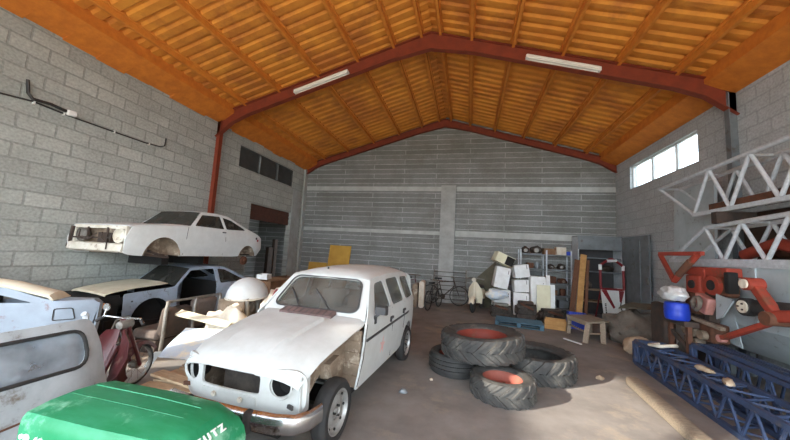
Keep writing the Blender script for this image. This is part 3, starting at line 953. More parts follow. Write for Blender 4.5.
def make_upper_coupe():
    root = thing('coupe_car', 'white wheelless coupe shell stacked on top of the silver wreck by the block wall', 'car', (-6.226, 4.64, 1.292), -1.583, 0.88)
    vs = coupe_v(0.79, 0.86, 0.42)
    outl = soften([(0.60, 0.20), (0.74, 0.24), (0.76, 0.50), (0.66, 0.775), (0.3, 0.82), (-0.52, 0.87), (-0.60, 0.89), (-0.98, 1.255), (-1.40, 1.285), (-1.85, 1.255), (-2.45, 0.99), (-3.02, 0.80), (-3.15, 0.72), (-3.20, 0.42), (-3.02, 0.20)], 0.03, 2)
    outl = outl + arc((-2.56, 0.19), 0.31, 0, 180, 12)[::-1] + [(-2.0, 0.18)] + arc((-0.02, 0.19), 0.40, 180, 0, 14)
    holes = [soften([(-0.72, 0.905), (-1.0, 1.20), (-1.56, 1.225), (-1.62, 0.895)], 0.03), soften([(-1.69, 0.895), (-1.64, 1.215), (-1.93, 1.165), (-2.36, 0.97), (-2.40, 0.92)], 0.04)]
    coupe_shell(root, outl, holes, vs, 'white', (0.6, 0.68, -2.8, -2.95, -3.05), (0.35, 0.5, 0.7, 0.86, 1.0, 1.15),
                [[(-0.97, 1.25, 0.02), (-1.1, 1.27, 0.03), (-1.45, 1.283, 0.035), (-1.8, 1.26, 0.03), (-1.9, 1.235, 0.02)],
                 [(-2.72, 0.89, 0.02), (-3.02, 0.80, 0.02), (-3.14, 0.73, 0.01), (-3.19, 0.42, 0.0)],
                 [(0.64, 0.77, 0.015), (0.3, 0.82, 0.025), (0.0, 0.84, 0.03), (-0.52, 0.868, 0.03), (-0.60, 0.888, 0.03)]])
    # dusty screens
    def gl(rows_, name):
        b = MB()
        b.sheet([[(u, vs(u, z) * k * 0.96, z + c * (1 - abs(k) ** 2.5)) for k in (-1, -0.6, 0, 0.6, 1)] for u, z, c in rows_])
        b.build(name, 'glassdark', root, solid=0.005)
    gl([(-0.61, 0.89, 0.03), (-0.96, 1.25, 0.02)], 'windscreen')
    gl([(-1.91, 1.23, 0.02), (-2.70, 0.90, 0.02)], 'rear_window')
    for h in holes:
        for sg in (1, -1):
            MB().plate(h, [], lambda u, z: (u, sg * (vs(u, z) - 0.012), z)).build('side_window', 'glassdark', root, solid=0.004)
    b = MB()
    b.b2((-3.0, -0.62, 0.21), (-0.4, 0.62, 0.24))
    b.b2((-2.3, -0.66, 0.24), (-0.6, 0.66, 0.80))
    b.b2((-2.0, -0.50, 0.80), (-1.85, 0.50, 1.1))
    b.b2((-1.25, -0.50, 0.80), (-1.12, -0.1, 1.1))
    b.b2((-1.25, 0.1, 0.80), (-1.12, 0.50, 1.1))
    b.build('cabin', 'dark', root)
    for sg in (1, -1):      # bowls of the wheel arches
        for cx, r in ((-0.02, 0.40), (-2.56, 0.31)):
            b = MB()
            rows = []
            for rr, dv in ((r, 0.775), (r * 0.96, 0.60), (r * 0.78, 0.52), (0.02, 0.51)):
                rows.append([(cx + rr * math.cos(math.radians(a)), sg * dv, 0.20 + rr * math.sin(math.radians(a))) for a in range(0, 181, 12)])
            b.sheet(rows)
            b.build('arch_liner', 'innerwing', root, solid=0.004)
    # stripped nose: lamp bowls, cross members, dangling wiring
    b = MB()
    b.b2((0.50, -0.70, 0.24), (0.54, 0.70, 0.74))
    b.build('nose_panel', 'innerwing', root)
    b = MB()
    b.b2((0.66, -0.70, 0.70), (0.70, 0.70, 0.76))
    b.prism([(0.70, 0.24), (0.78, 0.27), (0.76, 0.40), (0.70, 0.42)], lambda a, z: (a, -0.72, z), lambda a, z: (a, 0.72, z))
    for v in (-0.70, 0.66):
        b.b2((0.56, v, 0.40), (0.70, v + 0.04, 0.72))
    b.build('front_valance', 'whitewarm', root)
    for v in (-0.50, 0.50):
        b = MB()
        b.lathe([(0.13, 0.02), (0.14, 0.0), (0.10, -0.08), (0.001, -0.10)], (0.68, v, 0.57), (1, 0, 0), 20)
        b.lathe([(0.13, 0.02), (0.15, 0.015), (0.15, -0.01)], (0.68, v, 0.57), (1, 0, 0), 20)
        b.build('lamp_bowl', 'whitewarm' if v > 0 else 'alu', root)
    b = MB()
    b.bar((0.70, -0.72, 0.50), (0.72, 0.36, 0.52), 0.03)
    b.bar((0.70, -0.30, 0.50), (0.70, -0.30, 0.72), 0.03)
    b.bar((0.70, 0.22, 0.42), (0.70, 0.22, 0.72), 0.03)
    b.box((0.62, 0.1, 0.52), (0.1, 0.35, 0.2))
    b.bar((0.72, -0.78, 0.30), (0.72, -0.70, 0.72), 0.05)
    b.tube([(0.72, 0.1, 0.62), (0.78, 0.2, 0.5), (0.76, 0.32, 0.42), (0.80, 0.38, 0.30)], 0.012)
    b.tube([(0.72, -0.5, 0.66), (0.79, -0.4, 0.5), (0.77, -0.2, 0.46), (0.74, 0.0, 0.6)], 0.012)
    b.build('grille_bar', 'rustdark', root)
    b = MB()
    b.tube([(0.2, 0.62, 0.30), (0.05, 0.72, 0.22), (-0.1, 0.70, 0.20)], 0.025)
    b.bar((0.3, 0.55, 0.22), (-0.2, 0.70, 0.16), 0.05)
    b.build('track_arm', 'rustdark', root)
    b = MB()
    b.lathe([(0.001, 0.05), (0.05, 0.05), (0.06, 0.0), (0.12, 0.0), (0.13, -0.05), (0.001, -0.06)], (-2.56, 0.70, 0.06), (0, 1, 0), 20)
    b.build('rear_hub', 'rust', root)
    b = MB()
    for u, z in ((-1.60, 0.81), ):
        b.box((u, vs(u, z) + 0.008, z), (0.11, 0.02, 0.03))
    b.build('door_handle', 'blackgrey', root)
    for line in ([(-0.54, 0.86), (-0.52, 0.6), (-0.50, 0.22)], [(-1.66, 0.88), (-1.68, 0.6), (-1.66, 0.22)]):
        b = MB()
        for p, q in zip(line, line[1:]):
            b.bar((p[0], vs(*p) + 0.001, p[1]), (q[0], vs(*q) + 0.001, q[1]), 0.004, 0.010)
        b.build('door_gap', 'blackgrey', root)
    for u, z, m_ in ((-2.95, 0.66, 'redlens'), (-2.88, 0.72, 'blackgrey')):
        MB().cyl((u, vs(u, z) - 0.01, z), (u, vs(u, z) + 0.008, z), 0.035, 12).build('side_marker', m_, root)
    b = MB()
    b.prism([(-2.62, 0.90), (-3.0, 0.98), (-3.02, 1.0), (-2.7, 0.93)], lambda u, z: (u, -0.62, z), lambda u, z: (u, 0.62, z))
    b.build('tail_spoiler', 'blackgrey', root)
    return root
make_upper_coupe()

def make_silver():
    root = thing('wrecked_car', 'pale silver coupe wreck with cream bonnet beneath the stacked white coupe', 'car', (-6.42, 4.74, 0.13), -1.709, 0.82)
    vs = coupe_v(0.80, 0.84, 0.40)
    outl = soften([(0.42, -0.15), (0.44, 0.25), (0.47, 0.79), (0.40, 0.80), (-0.50, 0.86), (-0.60, 0.88), (-1.05, 1.30), (-1.45, 1.335), (-2.05, 1.31), (-2.85, 0.93), (-3.30, 0.84), (-3.45, 0.76), (-3.45, 0.30), (-3.25, -0.15)], 0.03, 2)
    outl = outl + [(-2.8, -0.15)] + arc((-2.5, 0.22), 0.33, 180, 0, 10) + [(-2.17, -0.15), (-0.56, -0.15)] + arc((-0.14, 0.24), 0.41, 180, 0, 12)[1:] + [(0.29, -0.15)]
    holes = [soften([(-0.68, 0.30), (-0.66, 0.87), (-1.05, 1.235), (-1.72, 1.27), (-1.76, 0.30)], 0.04), soften([(-1.86, 0.87), (-1.83, 1.265), (-2.05, 1.24), (-2.62, 0.96), (-2.66, 0.90)], 0.04)]
    coupe_shell(root, outl, holes, vs, 'silver', (0.6, 0.68, -2.9, -3.1, -3.3), (0.2, 0.4, 0.6, 0.84, 1.0, 1.15),
                [[(-1.03, 1.29, 0.02), (-1.2, 1.32, 0.03), (-1.6, 1.335, 0.035), (-2.0, 1.315, 0.03), (-2.1, 1.29, 0.02)],
                 [(-2.80, 0.95, 0.02), (-3.28, 0.845, 0.02), (-3.44, 0.76, 0.01), (-3.44, 0.30, 0)]])
    def gl(rows_, name):
        b = MB()
        b.sheet([[(u, vs(u, z) * k * 0.96, z + c * (1 - abs(k) ** 2.5)) for k in (-1, -0.6, 0, 0.6, 1)] for u, z, c in rows_])
        b.build(name, 'glassdark', root, solid=0.005)
    gl([(-0.62, 0.88, 0.03), (-1.02, 1.29, 0.02)], 'windscreen')
    gl([(-2.11, 1.28, 0.02), (-2.78, 0.96, 0.02)], 'rear_window')
    for sg in (1, -1):
        MB().plate(holes[1], [], lambda u, z: (u, sg * (vs(u, z) - 0.012), z)).build('quarter_window', 'glassdark', root, solid=0.004)
    b = MB()
    b.b2((-3.3, -0.70, -0.15), (0.2, 0.55, 0.10))
    b.b2((-0.62, -0.70, 0.10), (-0.56, 0.70, 0.84))
    b.b2((-2.9, -0.7, 0.10), (-2.2, 0.62, 0.75))
    b.b2((-1.2, -0.70, 0.10), (-1.1, -0.1, 1.0))
    b.b2((-1.9, -0.70, 0.10), (-1.8, 0.70, 0.9))
    b.b2((-0.72, -0.7, 0.72), (-0.56, 0.7, 0.84))
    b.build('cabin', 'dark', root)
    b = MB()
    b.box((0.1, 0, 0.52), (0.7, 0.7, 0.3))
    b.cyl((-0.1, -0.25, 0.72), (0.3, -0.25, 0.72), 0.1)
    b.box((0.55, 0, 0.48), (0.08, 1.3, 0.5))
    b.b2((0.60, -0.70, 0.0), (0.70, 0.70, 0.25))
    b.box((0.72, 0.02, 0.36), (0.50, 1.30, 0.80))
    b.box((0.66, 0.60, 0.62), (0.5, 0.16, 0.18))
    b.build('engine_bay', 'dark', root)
    b = MB()
    b.box((0.80, 0.69, 0.58), (0.15, 0.05, 0.10))
    b.build('turn_lamp', 'orange', root, bevel=0.01)
    # loose bonnet panel in cream, tipped up at the windscreen
    b = MB()
    rows = []
    for u, z in ((0.84, 0.78), (0.82, 0.82), (0.68, 0.86), (0.3, 0.92), (-0.10, 0.965), (-0.2, 0.97)):
        rows.append([(u - 0.08 * k * k - 0.10 * (k + 1) * (u < 0), 0.08 + k * 0.62, z + 0.035 * (1 - k * k) - 0.02 * abs(k) ** 6) for k in (-1, -0.95, -0.7, -0.35, 0, 0.35, 0.7, 0.95, 1)])
    b.sheet(rows)
    b.build('bonnet', 'cream', root, solid=0.02)
    b = MB()
    b.box((0.3, vs(0.3, 0.72) + 0.004, 0.62), (0.03, 0.01, 0.03))
    b.build('wing_badge', 'blackgrey', root)
    b = MB()
    b.lathe([(0.40, 0.0), (0.38, -0.2), (0.001, -0.24)], (-0.14, 0.72, 0.24), (0, 1, 0), 24)
    b.build('arch_liner', 'dark', root)
    b = MB()
    b.bar((-3.46, -0.7, 0.36), (-3.46, 0.7, 0.36), 0.10, 0.14)
    b.build('rear_bumper', 'blackgrey', root)
    return root
make_silver()
# timbers that carry the upper shell, coloured black to paint the shadowed gap
for (x, y, lab) in ((-6.25, 4.95, 'timber bearer in shadow black between the two stacked coupes, nearer the front'), (-6.2, 5.75, 'timber bearer in shadow black between the two stacked coupes, nearer the tail')):
    b = MB().box((x, y, 1.353), (0.8, 0.16, 0.17), (0, 0, 0.05))
    tag(b.build('timber_bearer', 'dark', bevel=0.01), lab, 'timber', 'timbers between the stacked cars')

def make_left_car():
    """Pale car standing broadside at the left edge, nose out of the picture; local u runs to its nose."""
    root = thing('saloon_car', 'pale blue white car body with cream roof and square fuel flap', 'car', (-4.50, 2.98, 0), math.pi + 0.60)
    root.scale = (1, 1, 1)
    vs0 = coupe_v(0.17, 0.94, 0.30, 9, -9)
    vs = lambda u, z: vs0(u, z) - 0.60 * max(0, 0.30 - u) ** 1.5
    # side facing the camera is local +v (world -Y)
    outl = soften([(0.02, 0.45), (-0.02, 0.70), (-0.06, 0.935), (0.0, 0.985), (0.30, 0.98), (0.42, 1.01), (0.75, 1.12), (1.3, 1.20), (2.4, 1.22), (2.4, 0.2), (1.0, 0.2)], 0.03, 2) + arc((0.62, 0.25), 0.30, 0, 180, 10) + [(0.1, 0.25)]
    hole = soften([(0.50, 0.965), (0.78, 1.045), (1.3, 1.12), (2.2, 1.13), (2.2, 0.96)], 0.04)
    b = MB()
    for sg in (1, -1):
        b.plate(outl, [hole], lambda u, z: (u, sg * vs(u, z), z), (0.1, 0.25), (0.5, 0.94, 1.05))
    rows = []
    for u, z, c in ((-0.02, 0.45, 0), (-0.05, 0.70, 0), (-0.06, 0.94, 0), (0.0, 0.985, 0.01), (0.30, 0.98, 0.02)):
        rows.append([(u, vs(u, z) * k, z + c * (1 - k * k)) for k in (-1, -0.6, 0, 0.6, 1)])
    b.sheet(rows)
    b.build('body_shell', 'paleblue', root, solid=0.015)
    b = MB()
    rows = []
    for u, z, c in ((0.33, 0.985, 0.0), (0.38, 1.03, 0.03), (0.75, 1.125, 0.05), (1.3, 1.205, 0.06), (2.4, 1.225, 0.06)):
        rows.append([(u, vs(u, z) * k * 1.02, z + c * (1 - abs(k) ** 3)) for k in (-1, -0.95, -0.8, -0.4, 0, 0.4, 0.8, 0.95, 1)])
    b.sheet(rows)
    b.build('roof', 'cream', root, solid=0.03, offset=0)
    b = MB()
    b.b2((0.3, -0.12, 0.3), (2.3, 0.12, 0.90))
    b.b2((0.9, -0.1, 0.9), (1.05, 0.1, 1.04))
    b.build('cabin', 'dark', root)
    b = MB()
    ring = [(1.35 + 0.06 * math.sin(a), 0.0 + 0.09 * math.cos(a), 0.95 + 0.13 * math.sin(a)) for a in [2 * math.pi * i / 20 for i in range(20)]]
    b.tube(ring, 0.012, 6, close=True)
    b.build('steering_wheel', 'blackgrey', root)
    b = MB()
    fl = soften([(0.12, 0.77), (0.15, 0.90), (0.30, 0.895), (0.30, 0.765)], 0.02)
    fp = [Vector((u, vs(u, z) + 0.003, z)) for u, z in fl]
    b.tube(fp, 0.006, 5, close=True)
    b.build('fuel_flap', 'blackgrey', root)
    b = MB()
    b.box((1.2, vs(1.2, 0.93) + 0.003, 0.925), (0.7, 0.006, 0.05))
    b.build('rust_patch', 'rust', root)
    for u in (0.62, 2.1):
        for sg in (1, -1):
            wheel(root, (u, sg * 0.085, 0.26), 0.26, 0.10, sg)
    return root
make_left_car()

def make_tailgate():
    """Loose tailgate leaning with its glass still in its rubber."""
    root = thing('car_tailgate', 'chalky grey loose car tailgate with a rubber sealed window, in front of the maroon moped', 'tailgate', (-2.88, 0.22, 0))
    def fn(y, z):      # leans back at the top, rounded at the far edge
        e = max(0.0, (y - 1.55) / 0.30)
        return (-0.05 - 0.10 * e * e + 0.20 * (1 - z) - 0.12 * max(0, z - 0.86) - 0.05 * max(0, z - 0.5), y, z)
    outl = soften([(0.50, 0.02), (1.90, 0.02), (1.90, 0.45), (1.83, 0.88), (1.76, 1.085), (0.55, 1.085)], 0.09, 5)
    win = soften([(0.62, 0.755), (1.71, 0.755), (1.69, 1.02), (0.66, 1.02)], 0.10, 5)
    b = MB()
    b.plate(outl, [win], fn, (0.9, 1.2, 1.45, 1.55, 1.65, 1.75, 1.85), (0.2, 0.35, 0.5, 0.86, 0.95))
    b.build('panel', 'greywhite', root, solid=0.05, offset=0, bevel=0.012)
    MB().plate(win, [], fn, (1.2, 1.55, 1.65), (0.86,)).build('window', 'glassmilky', root, solid=0.005)
    MB().tube([Vector(fn(y, z)) + Vector((0.028, 0, 0.0)) for y, z in win], 0.013, 8, close=True).build('window_seal', 'rubber', root)
    b = MB()
    b.tube([Vector(fn(1.74, 1.05)) + Vector((0, 0, 0.0)), Vector(fn(1.74, 1.09)) + Vector((0, 0, 0.02)), Vector(fn(1.72, 1.10)) + Vector((0, 0, 0.025))], 0.022, 8)
    b.build('hinge', 'greywhite', root)
    b = MB()
    b.tube([Vector(fn(y, z)) + Vector((0.026, 0, 0)) for y, z in [(1.83, 0.56), (1.6, 0.535), (1.3, 0.52), (1.12, 0.51)]], 0.007, 6)
    b.tube([Vector(fn(y, z)) + Vector((0.03, 0, 0)) for y, z in arc((1.02, 0.22), 0.20, 0, 180, 10)], 0.02, 6)
    b.build('pressed_crease', 'rust', root)
    b = MB()
    b.plate([(0.84, 0.06), (1.20, 0.06)] + arc((1.02, 0.22), 0.18, 0, 180, 8), [], lambda y, z: tuple(Vector(fn(y, z)) + Vector((0.028, 0, 0))))
    b.build('plate_recess', 'innerwing', root, solid=0.004)
    return root
make_tailgate()

def make_tractor_bonnet():
    """Long tractor bonnet with its nose to the right."""
    root = thing('tractor_bonnet', 'dusty green tractor bonnet with white letters at the bottom left corner', 'tractor bonnet', (-1.82, 1.42, 0))
    zt = 0.845
    # outline of the top as seen from above, nose narrower
    rings = []
    for x, y0, y1, z in ((-0.38, -0.22, 0.24, zt), (0.1, -0.22, 0.245, zt), (0.42, -0.20, 0.235, zt - 0.005), (0.54, -0.18, 0.205, zt - 0.02)):
        w = y1 - y0
        c = (y0 + y1) / 2
        row = []
        for yy, zz in ((0.5, -0.60), (0.5, -0.075), (0.485, -0.03), (0.45, -0.008), (0.25, 0.012), (0, 0.018), (-0.25, 0.012), (-0.45, -0.008), (-0.485, -0.03), (-0.5, -0.075), (-0.5, -0.60)):
            row.append((x, c + yy * w, z + zz))
        rings.append(row)
    for x, k, dz in ((0.58, 0.985, -0.055), (0.62, 0.96, -0.09), (0.64, 0.94, -0.14), (0.645, 0.94, -0.24)):
        rings.append([(x, -0.008 + (p[1] + 0.008) * k, min(p[2], zt + dz)) for p in rings[3]])
    b = MB()
    b.sheet(rings)
    n = len(rings[0])
    b.add(rings[-1], [tuple(range(n))])
    b.add(rings[0], [tuple(range(n))])
    o = b.build('bonnet_shell', 'green', root, smooth=40)
    b = MB()
    for y in (-0.02, 0.10):
        b.tube([(-0.36, y, zt + 0.0135), (0.1, y, zt + 0.0135), (0.42, y * 0.9, zt + 0.008)], 0.005, 6)
    b.build('ridge_line', 'green', root)
    MB().b2((-0.40, -0.19, 0.0), (0.50, 0.19, 0.26)).build('base_frame', 'rustdark', root)
    def text(body, name, size, M4, extr=0.004):
        cu = bpy.data.curves.new(name, 'FONT')
        cu.body = body
        cu.size = size
        cu.extrude = extr
        cu.offset = 0.0012
        cu.align_x = 'LEFT'
        cu.space_character = 1.5
        t = bpy.data.objects.new(name, cu)
        COL.objects.link(t)
        dg = bpy.context.evaluated_depsgraph_get()
        me = bpy.data.meshes.new_from_object(t.evaluated_get(dg))
        bpy.data.objects.remove(t)
        me.materials.clear()
        me.materials.append(M['letter'])
        q = bpy.data.objects.new(name, me)
        COL.objects.link(q)
        q.parent = root
        q.matrix_local = M4
        return q
    # DEUTZ across the nose, reading away from the camera; model badge on the near flank
    R1 = Matrix(((0, -0.753, 0.659, 0.597), (1, 0, 0, -0.135), (0, 0.659, 0.753, zt - 0.0645), (0, 0, 0, 1)))
    text('DEUTZ', 'maker_lettering', 0.052, R1)
    R2 = Matrix(((1, 0, 0, -0.325), (0, 0, -1, -0.224), (0, 1, 0, zt - 0.125), (0, 0, 0, 1)))
    text('D 40', 'model_lettering', 0.045, R2)
    MB().cyl((-0.345, -0.222, zt - 0.108), (-0.345, -0.228, zt - 0.108), 0.012, 14).build('badge_dot', 'letter', root)
    return root
make_tractor_bonnet()

def make_moped():
    root = thing('moped', 'old maroon moped with a spoked front wheel beside the grey tailgate', 'moped', (-3.90, 3.10, 0), math.radians(98), 0.89)
    # local x forward from the front axle, z up
    def spoked(c, r, name):
        b = MB()
        b.lathe([(r * 0.88, -0.03), (r * 0.97, -0.03), (r, 0), (r * 0.97, 0.03), (r * 0.88, 0.03)], c, (0, 1, 0), 32, closed=True)
        w = b.build(name, 'tyredark', root)
        b = MB()
        b.lathe([(r * 0.86, -0.025), (r * 0.90, -0.03), (r * 0.90, 0.03), (r * 0.86, 0.025)], c, (0, 1, 0), 32, closed=True)
        b.lathe([(0.05, -0.05), (0.055, 0), (0.05, 0.05), (0.001, 0.06)], c, (0, 1, 0), 14)
        b.lathe([(0.05, -0.05), (0.001, -0.06)], c, (0, 1, 0), 14)
        b.build('wheel_rim', 'alu', w)
        b = MB()
        for k in range(18):
            a = 2 * math.pi * k / 18
            sg = 0.04 if k % 2 else -0.04
            b.bar((c[0] + 0.05 * math.cos(a), c[1] + sg, c[2] + 0.05 * math.sin(a)), (c[0] + r * 0.88 * math.cos(a + 0.15), c[1], c[2] + r * 0.88 * math.sin(a + 0.15)), 0.004)
        b.build('spoke', 'chrome', w)
    spoked((0, 0, 0.27), 0.27, 'front_wheel')
    spoked((-1.12, 0, 0.27), 0.27, 'rear_wheel')
    b = MB()      # deep front mudguard and fork
    rows = []
    for a in range(30, 225, 10):
        t = math.radians(a)
        rows.append([(math.cos(t) * 0.30, v, 0.28 + math.sin(t) * 0.30) for v in (-0.06, -0.03, 0, 0.03, 0.06)])
        q = rows[-1]
        k = 0.66 if a > 90 else 0.85
        rows[-1] = [(q[0][0] * k, -0.07, 0.28 + (q[0][2] - 0.28) * k)] + q + [(q[4][0] * k, 0.07, 0.28 + (q[4][2] - 0.28) * k)]
    b.sheet(rows)
    b.build('front_mudguard', 'maroon', root, solid=0.006)
    b = MB()
    for v in (-0.07, 0.07):
        b.tube([(0, v, 0.27), (-0.06, v, 0.42), (-0.22, v * 0.7, 0.82)], 0.024)
    b.tube([(-0.20, 0, 0.75), (-0.26, 0, 0.93)], 0.03)
    b.build('fork', 'maroon', root)
    b = MB()      # leg shield: a curved apron either side of the head
    for sg in (1, -1):
        rows = []
        for z, x, w in ((0.18, -0.42, 0.10), (0.30, -0.36, 0.20), (0.50, -0.30, 0.24), (0.68, -0.27, 0.20), (0.80, -0.25, 0.10)):
            rows.append([(x - 0.10 * t * t, sg * (0.03 + w * t), z) for t in (0, 0.35, 0.7, 1)])
        b.sheet(rows)
    b.build('leg_shield', 'maroon', root, solid=0.008)
    b = MB()
    b.tube([(-0.30, 0.33, 0.90), (-0.28, 0.26, 0.95), (-0.26, 0.12, 0.94), (-0.25, 0, 0.93), (-0.26, -0.12, 0.94), (-0.28, -0.26, 0.95), (-0.30, -0.33, 0.90)], 0.013)
    b.build('handlebar', 'chrome', root)
    for v in (-0.32, 0.32):
        MB().tube([(-0.285, v * 0.85, 0.935), (-0.31, v * 1.05, 0.885)], 0.02).build('grip', 'rubber', root)
    b = MB()
    b.lathe([(0.001, -0.12), (0.05, -0.11), (0.075, -0.03), (0.08, 0.02), (0.07, 0.035), (0.001, 0.045)], (-0.20, 0, 0.86), (1, 0, 0.1), 18)
    b.build('headlamp', 'alu', root)
    b = MB()
    b.tube([(-0.25, 0.30, 0.94), (-0.23, 0.30, 1.03)], 0.006)
    b.cyl((-0.235, 0.30, 1.05), (-0.22, 0.30, 1.05), 0.05, 14)
    b.build('mirror', 'chrome', root)
    b = MB()
    b.tube([(-0.30, 0, 0.60), (-0.45, 0, 0.28), (-0.85, 0, 0.26), (-1.12, 0, 0.27)], 0.035)
    b.tube([(-0.85, 0, 0.26), (-0.80, 0, 0.66), (-1.25, 0, 0.60)], 0.03)
    b.box((-0.65, 0, 0.30), (0.30, 0.22, 0.20))
    b.build('frame', 'maroon', root)
    b = MB()
    b.blob((-0.92, 0, 0.70), (0.55, 0.24, 0.16), 3, 0.03)
    b.build('saddle', 'rubber', root)
    b = MB()
    b.tube([(-0.6, 0.14, 0.3), (-0.6, 0.2, 0.02)], 0.012)
    b.tube([(-0.6, -0.14, 0.3), (-0.6, -0.2, 0.02)], 0.012)
    b.build('stand', 'alu', root)
    return root
make_moped()

# ------------------------------------------------------------------ tractor wheels in the middle of the floor
def tractor_tyre(name, label, loc, R_, w, rim=None, lugs=20, tilt=(0, 0, 0), mat_='tyre', bore=0.6, smoothtread=False):
    """Lying tyre, axis up, its underside at the origin; tread of slanting lugs."""
    root = thing(name, label, 'tractor wheel' if rim else 'tyre', loc)
    root.rotation_euler = tilt
    root['group'] = 'tractor tyres lying on the floor'
    ri = R_ * bore
    rb = R_ * 0.955
    b = MB()
    prof = [(ri, w * 0.22), (ri * 1.03, w * 0.12), (ri * 1.18, w * 0.03), (R_ * 0.86, 0.0), (R_ * 0.93, w * 0.06), (rb, w * 0.2), (rb, w * 0.8), (R_ * 0.93, w * 0.94), (R_ * 0.86, w), (ri * 1.18, w * 0.97), (ri * 1.03, w * 0.88), (ri, w * 0.78), (ri * 1.03, w * 0.70), (R_ * 0.84, w * 0.85), (R_ * 0.89, w * 0.5), (R_ * 0.84, w * 0.15), (ri * 1.03, w * 0.30)]
    b.lathe(prof, (0, 0, 0), (0, 0, 1), 48, closed=True)
    carcass = b.build('carcass', mat_, root, smooth=40)
    b = MB()
    if smoothtread:
        for k in range(3):
            z = w * (0.3 + 0.2 * k)
            b.lathe([(rb - 0.004, z - w * 0.07), (R_, z - w * 0.06), (R_, z + w * 0.06), (rb - 0.004, z + w * 0.07)], (0, 0, 0), (0, 0, 1), 40)
    else:
        for k in range(lugs):
            for half in (0, 1):
                a0 = 2 * math.pi * (k + 0.5 * half) / lugs
                sweep = 2 * math.pi / lugs * 1.05
                P = []
                for t in (0, 0.35, 0.7, 1.0):
                    z = lerp(w * 0.50, w * (0.97 if half else 0.03), t)
                    a = a0 + sweep * t
                    wd = (0.030 + 0.016 * t) * R_ / 0.6
                    ra = R_ * (1.0 if t < 0.9 else 0.955)
                    rl = rb * (1 if t < 0.9 else 0.965) - 0.015
                    c, s_ = math.cos(a), math.sin(a)
                    tx, ty = -s_, c
                    P.append([(c * rl - tx * wd, s_ * rl - ty * wd, z), (c * ra - tx * wd * 0.8, s_ * ra - ty * wd * 0.8, z), (c * ra + tx * wd * 0.8, s_ * ra + ty * wd * 0.8, z), (c * rl + tx * wd, s_ * rl + ty * wd, z)])
                o = len(b.v)
                b.v += [q for r in P for q in r]
                for i in range(3):
                    for j in range(4):
                        b.f.append((o + i * 4 + j, o + i * 4 + (j + 1) % 4, o + (i + 1) * 4 + (j + 1) % 4, o + (i + 1) * 4 + j))
                b.f += [(o + 3, o + 2, o + 1, o), (o + 12, o + 13, o + 14, o + 15)]
    b.build('tread', mat_, carcass, smooth=30)
    if rim:
        b = MB()
        b.lathe([(ri * 1.01, w * 0.20), (ri * 0.97, w * 0.25), (ri * 0.90, w * 0.35), (ri * 0.90, w * 0.62), (ri * 0.97, w * 0.72), (ri * 1.02, w * 0.80), (ri * 1.0, w * 0.83), (ri * 0.94, w * 0.76), (ri * 0.86, w * 0.64), (ri * 0.86, w * 0.42), (ri * 0.62, w * 0.36), (ri * 0.36, w * 0.42), (ri * 0.33, w * 0.38), (ri * 0.60, w * 0.30), (ri * 0.88, w * 0.32)], (0, 0, 0), (0, 0, 1), 40, closed=True)
        r_ = b.build('wheel_disc', rim, root, smooth=40)
        for k in range(6):
            a = math.pi * k / 3
            MB().cyl((ri * 0.48 * math.cos(a), ri * 0.48 * math.sin(a), w * 0.38), (ri * 0.48 * math.cos(a), ri * 0.48 * math.sin(a), w * 0.46), 0.018, 6).build('wheel_bolt', 'rust', r_)
    return root
tractor_tyre('tractor_wheel', 'small lugged tractor wheel with faded red disc, nearest of the tyre heap', (0.48, 4.42, 0.0), 0.41, 0.27, mat('sunfaded_red_disc', (164, 92, 76), (142, 78, 64), 6, 0.8, 0.7), 18, (0, 0, 0.2))
tractor_tyre('tractor_wheel', 'black smooth tread wheel with dark red disc, leftmost beneath the big tyre', (-0.15, 5.08, 0.0), 0.40, 0.30, 'rimred', 16, (0, 0, 0), 'tyredark', 0.62, True)
tractor_tyre('tractor_tyre', 'bare lugged tractor tyre without a wheel, rightmost of the heap', (1.06, 5.45, 0.0), 0.60, 0.36, None, 22, (0, 0, 0.4), bore=0.66)
tractor_tyre('tractor_wheel', 'largest lugged tractor wheel with red disc, lying on top of the heap', (0.245, 4.93, 0.345), 0.60, 0.33, 'rimred', 22, (0, math.radians(-3.0), 0.1), bore=0.60)

# ------------------------------------------------------------------ scrap heap between the white hatchback and the silver wreck
def plank(label, p, q, w, t, m, group=None, name='plank', cat='plank', upv=(0, 0, 1)):
    o = MB().bar(p, q, w, t, upv).build(name, m, bevel=0.004)
    return tag(o, label, cat, group)

def wooden_pallet(name, label, loc, rz, L, W, m, n=5):
    root = thing(name, label, 'pallet', loc, rz)
    for i in range(n):
        y = -W / 2 + W * (i + 0.5) / n
        MB().b2((-L / 2, y - W / n * 0.38, 0.105), (L / 2, y + W / n * 0.38, 0.125)).build('deck_board', m, root)
    for x in (-L / 2 + 0.05, 0, L / 2 - 0.05):
        MB().b2((x - 0.045, -W / 2, 0.02), (x + 0.045, W / 2, 0.105)).build('bearer', m, root)
    for y in (-W / 2 + 0.05, 0, W / 2 - 0.05):
        MB().b2((-L / 2, y - 0.05, 0.0), (L / 2, y + 0.05, 0.02)).build('bottom_board', m, root)
    return root
M['palletwood'] = mat('dry_pallet_wood', (188, 164, 132), (150, 126, 98), 8, 0.9, 0.85, stretch=(1, 8, 8))
wooden_pallet('wooden_pallet', 'dry tan wooden pallet beside the far flank of the white hatchback', (-3.16, 3.38, 0), 0.12, 0.86, 0.95, M['palletwood'])
plank('long pale plank laid over the tan pallet, nearer the moped', (-3.62, 3.16, 0.16), (-2.76, 3.02, 0.16), 0.15, 0.03, 'palletwood')
plank('short grey plank on the tan pallet, nearer the scrap sheets', (-3.55, 3.50, 0.155), (-2.85, 3.36, 0.155), 0.12, 0.03, 'wood')
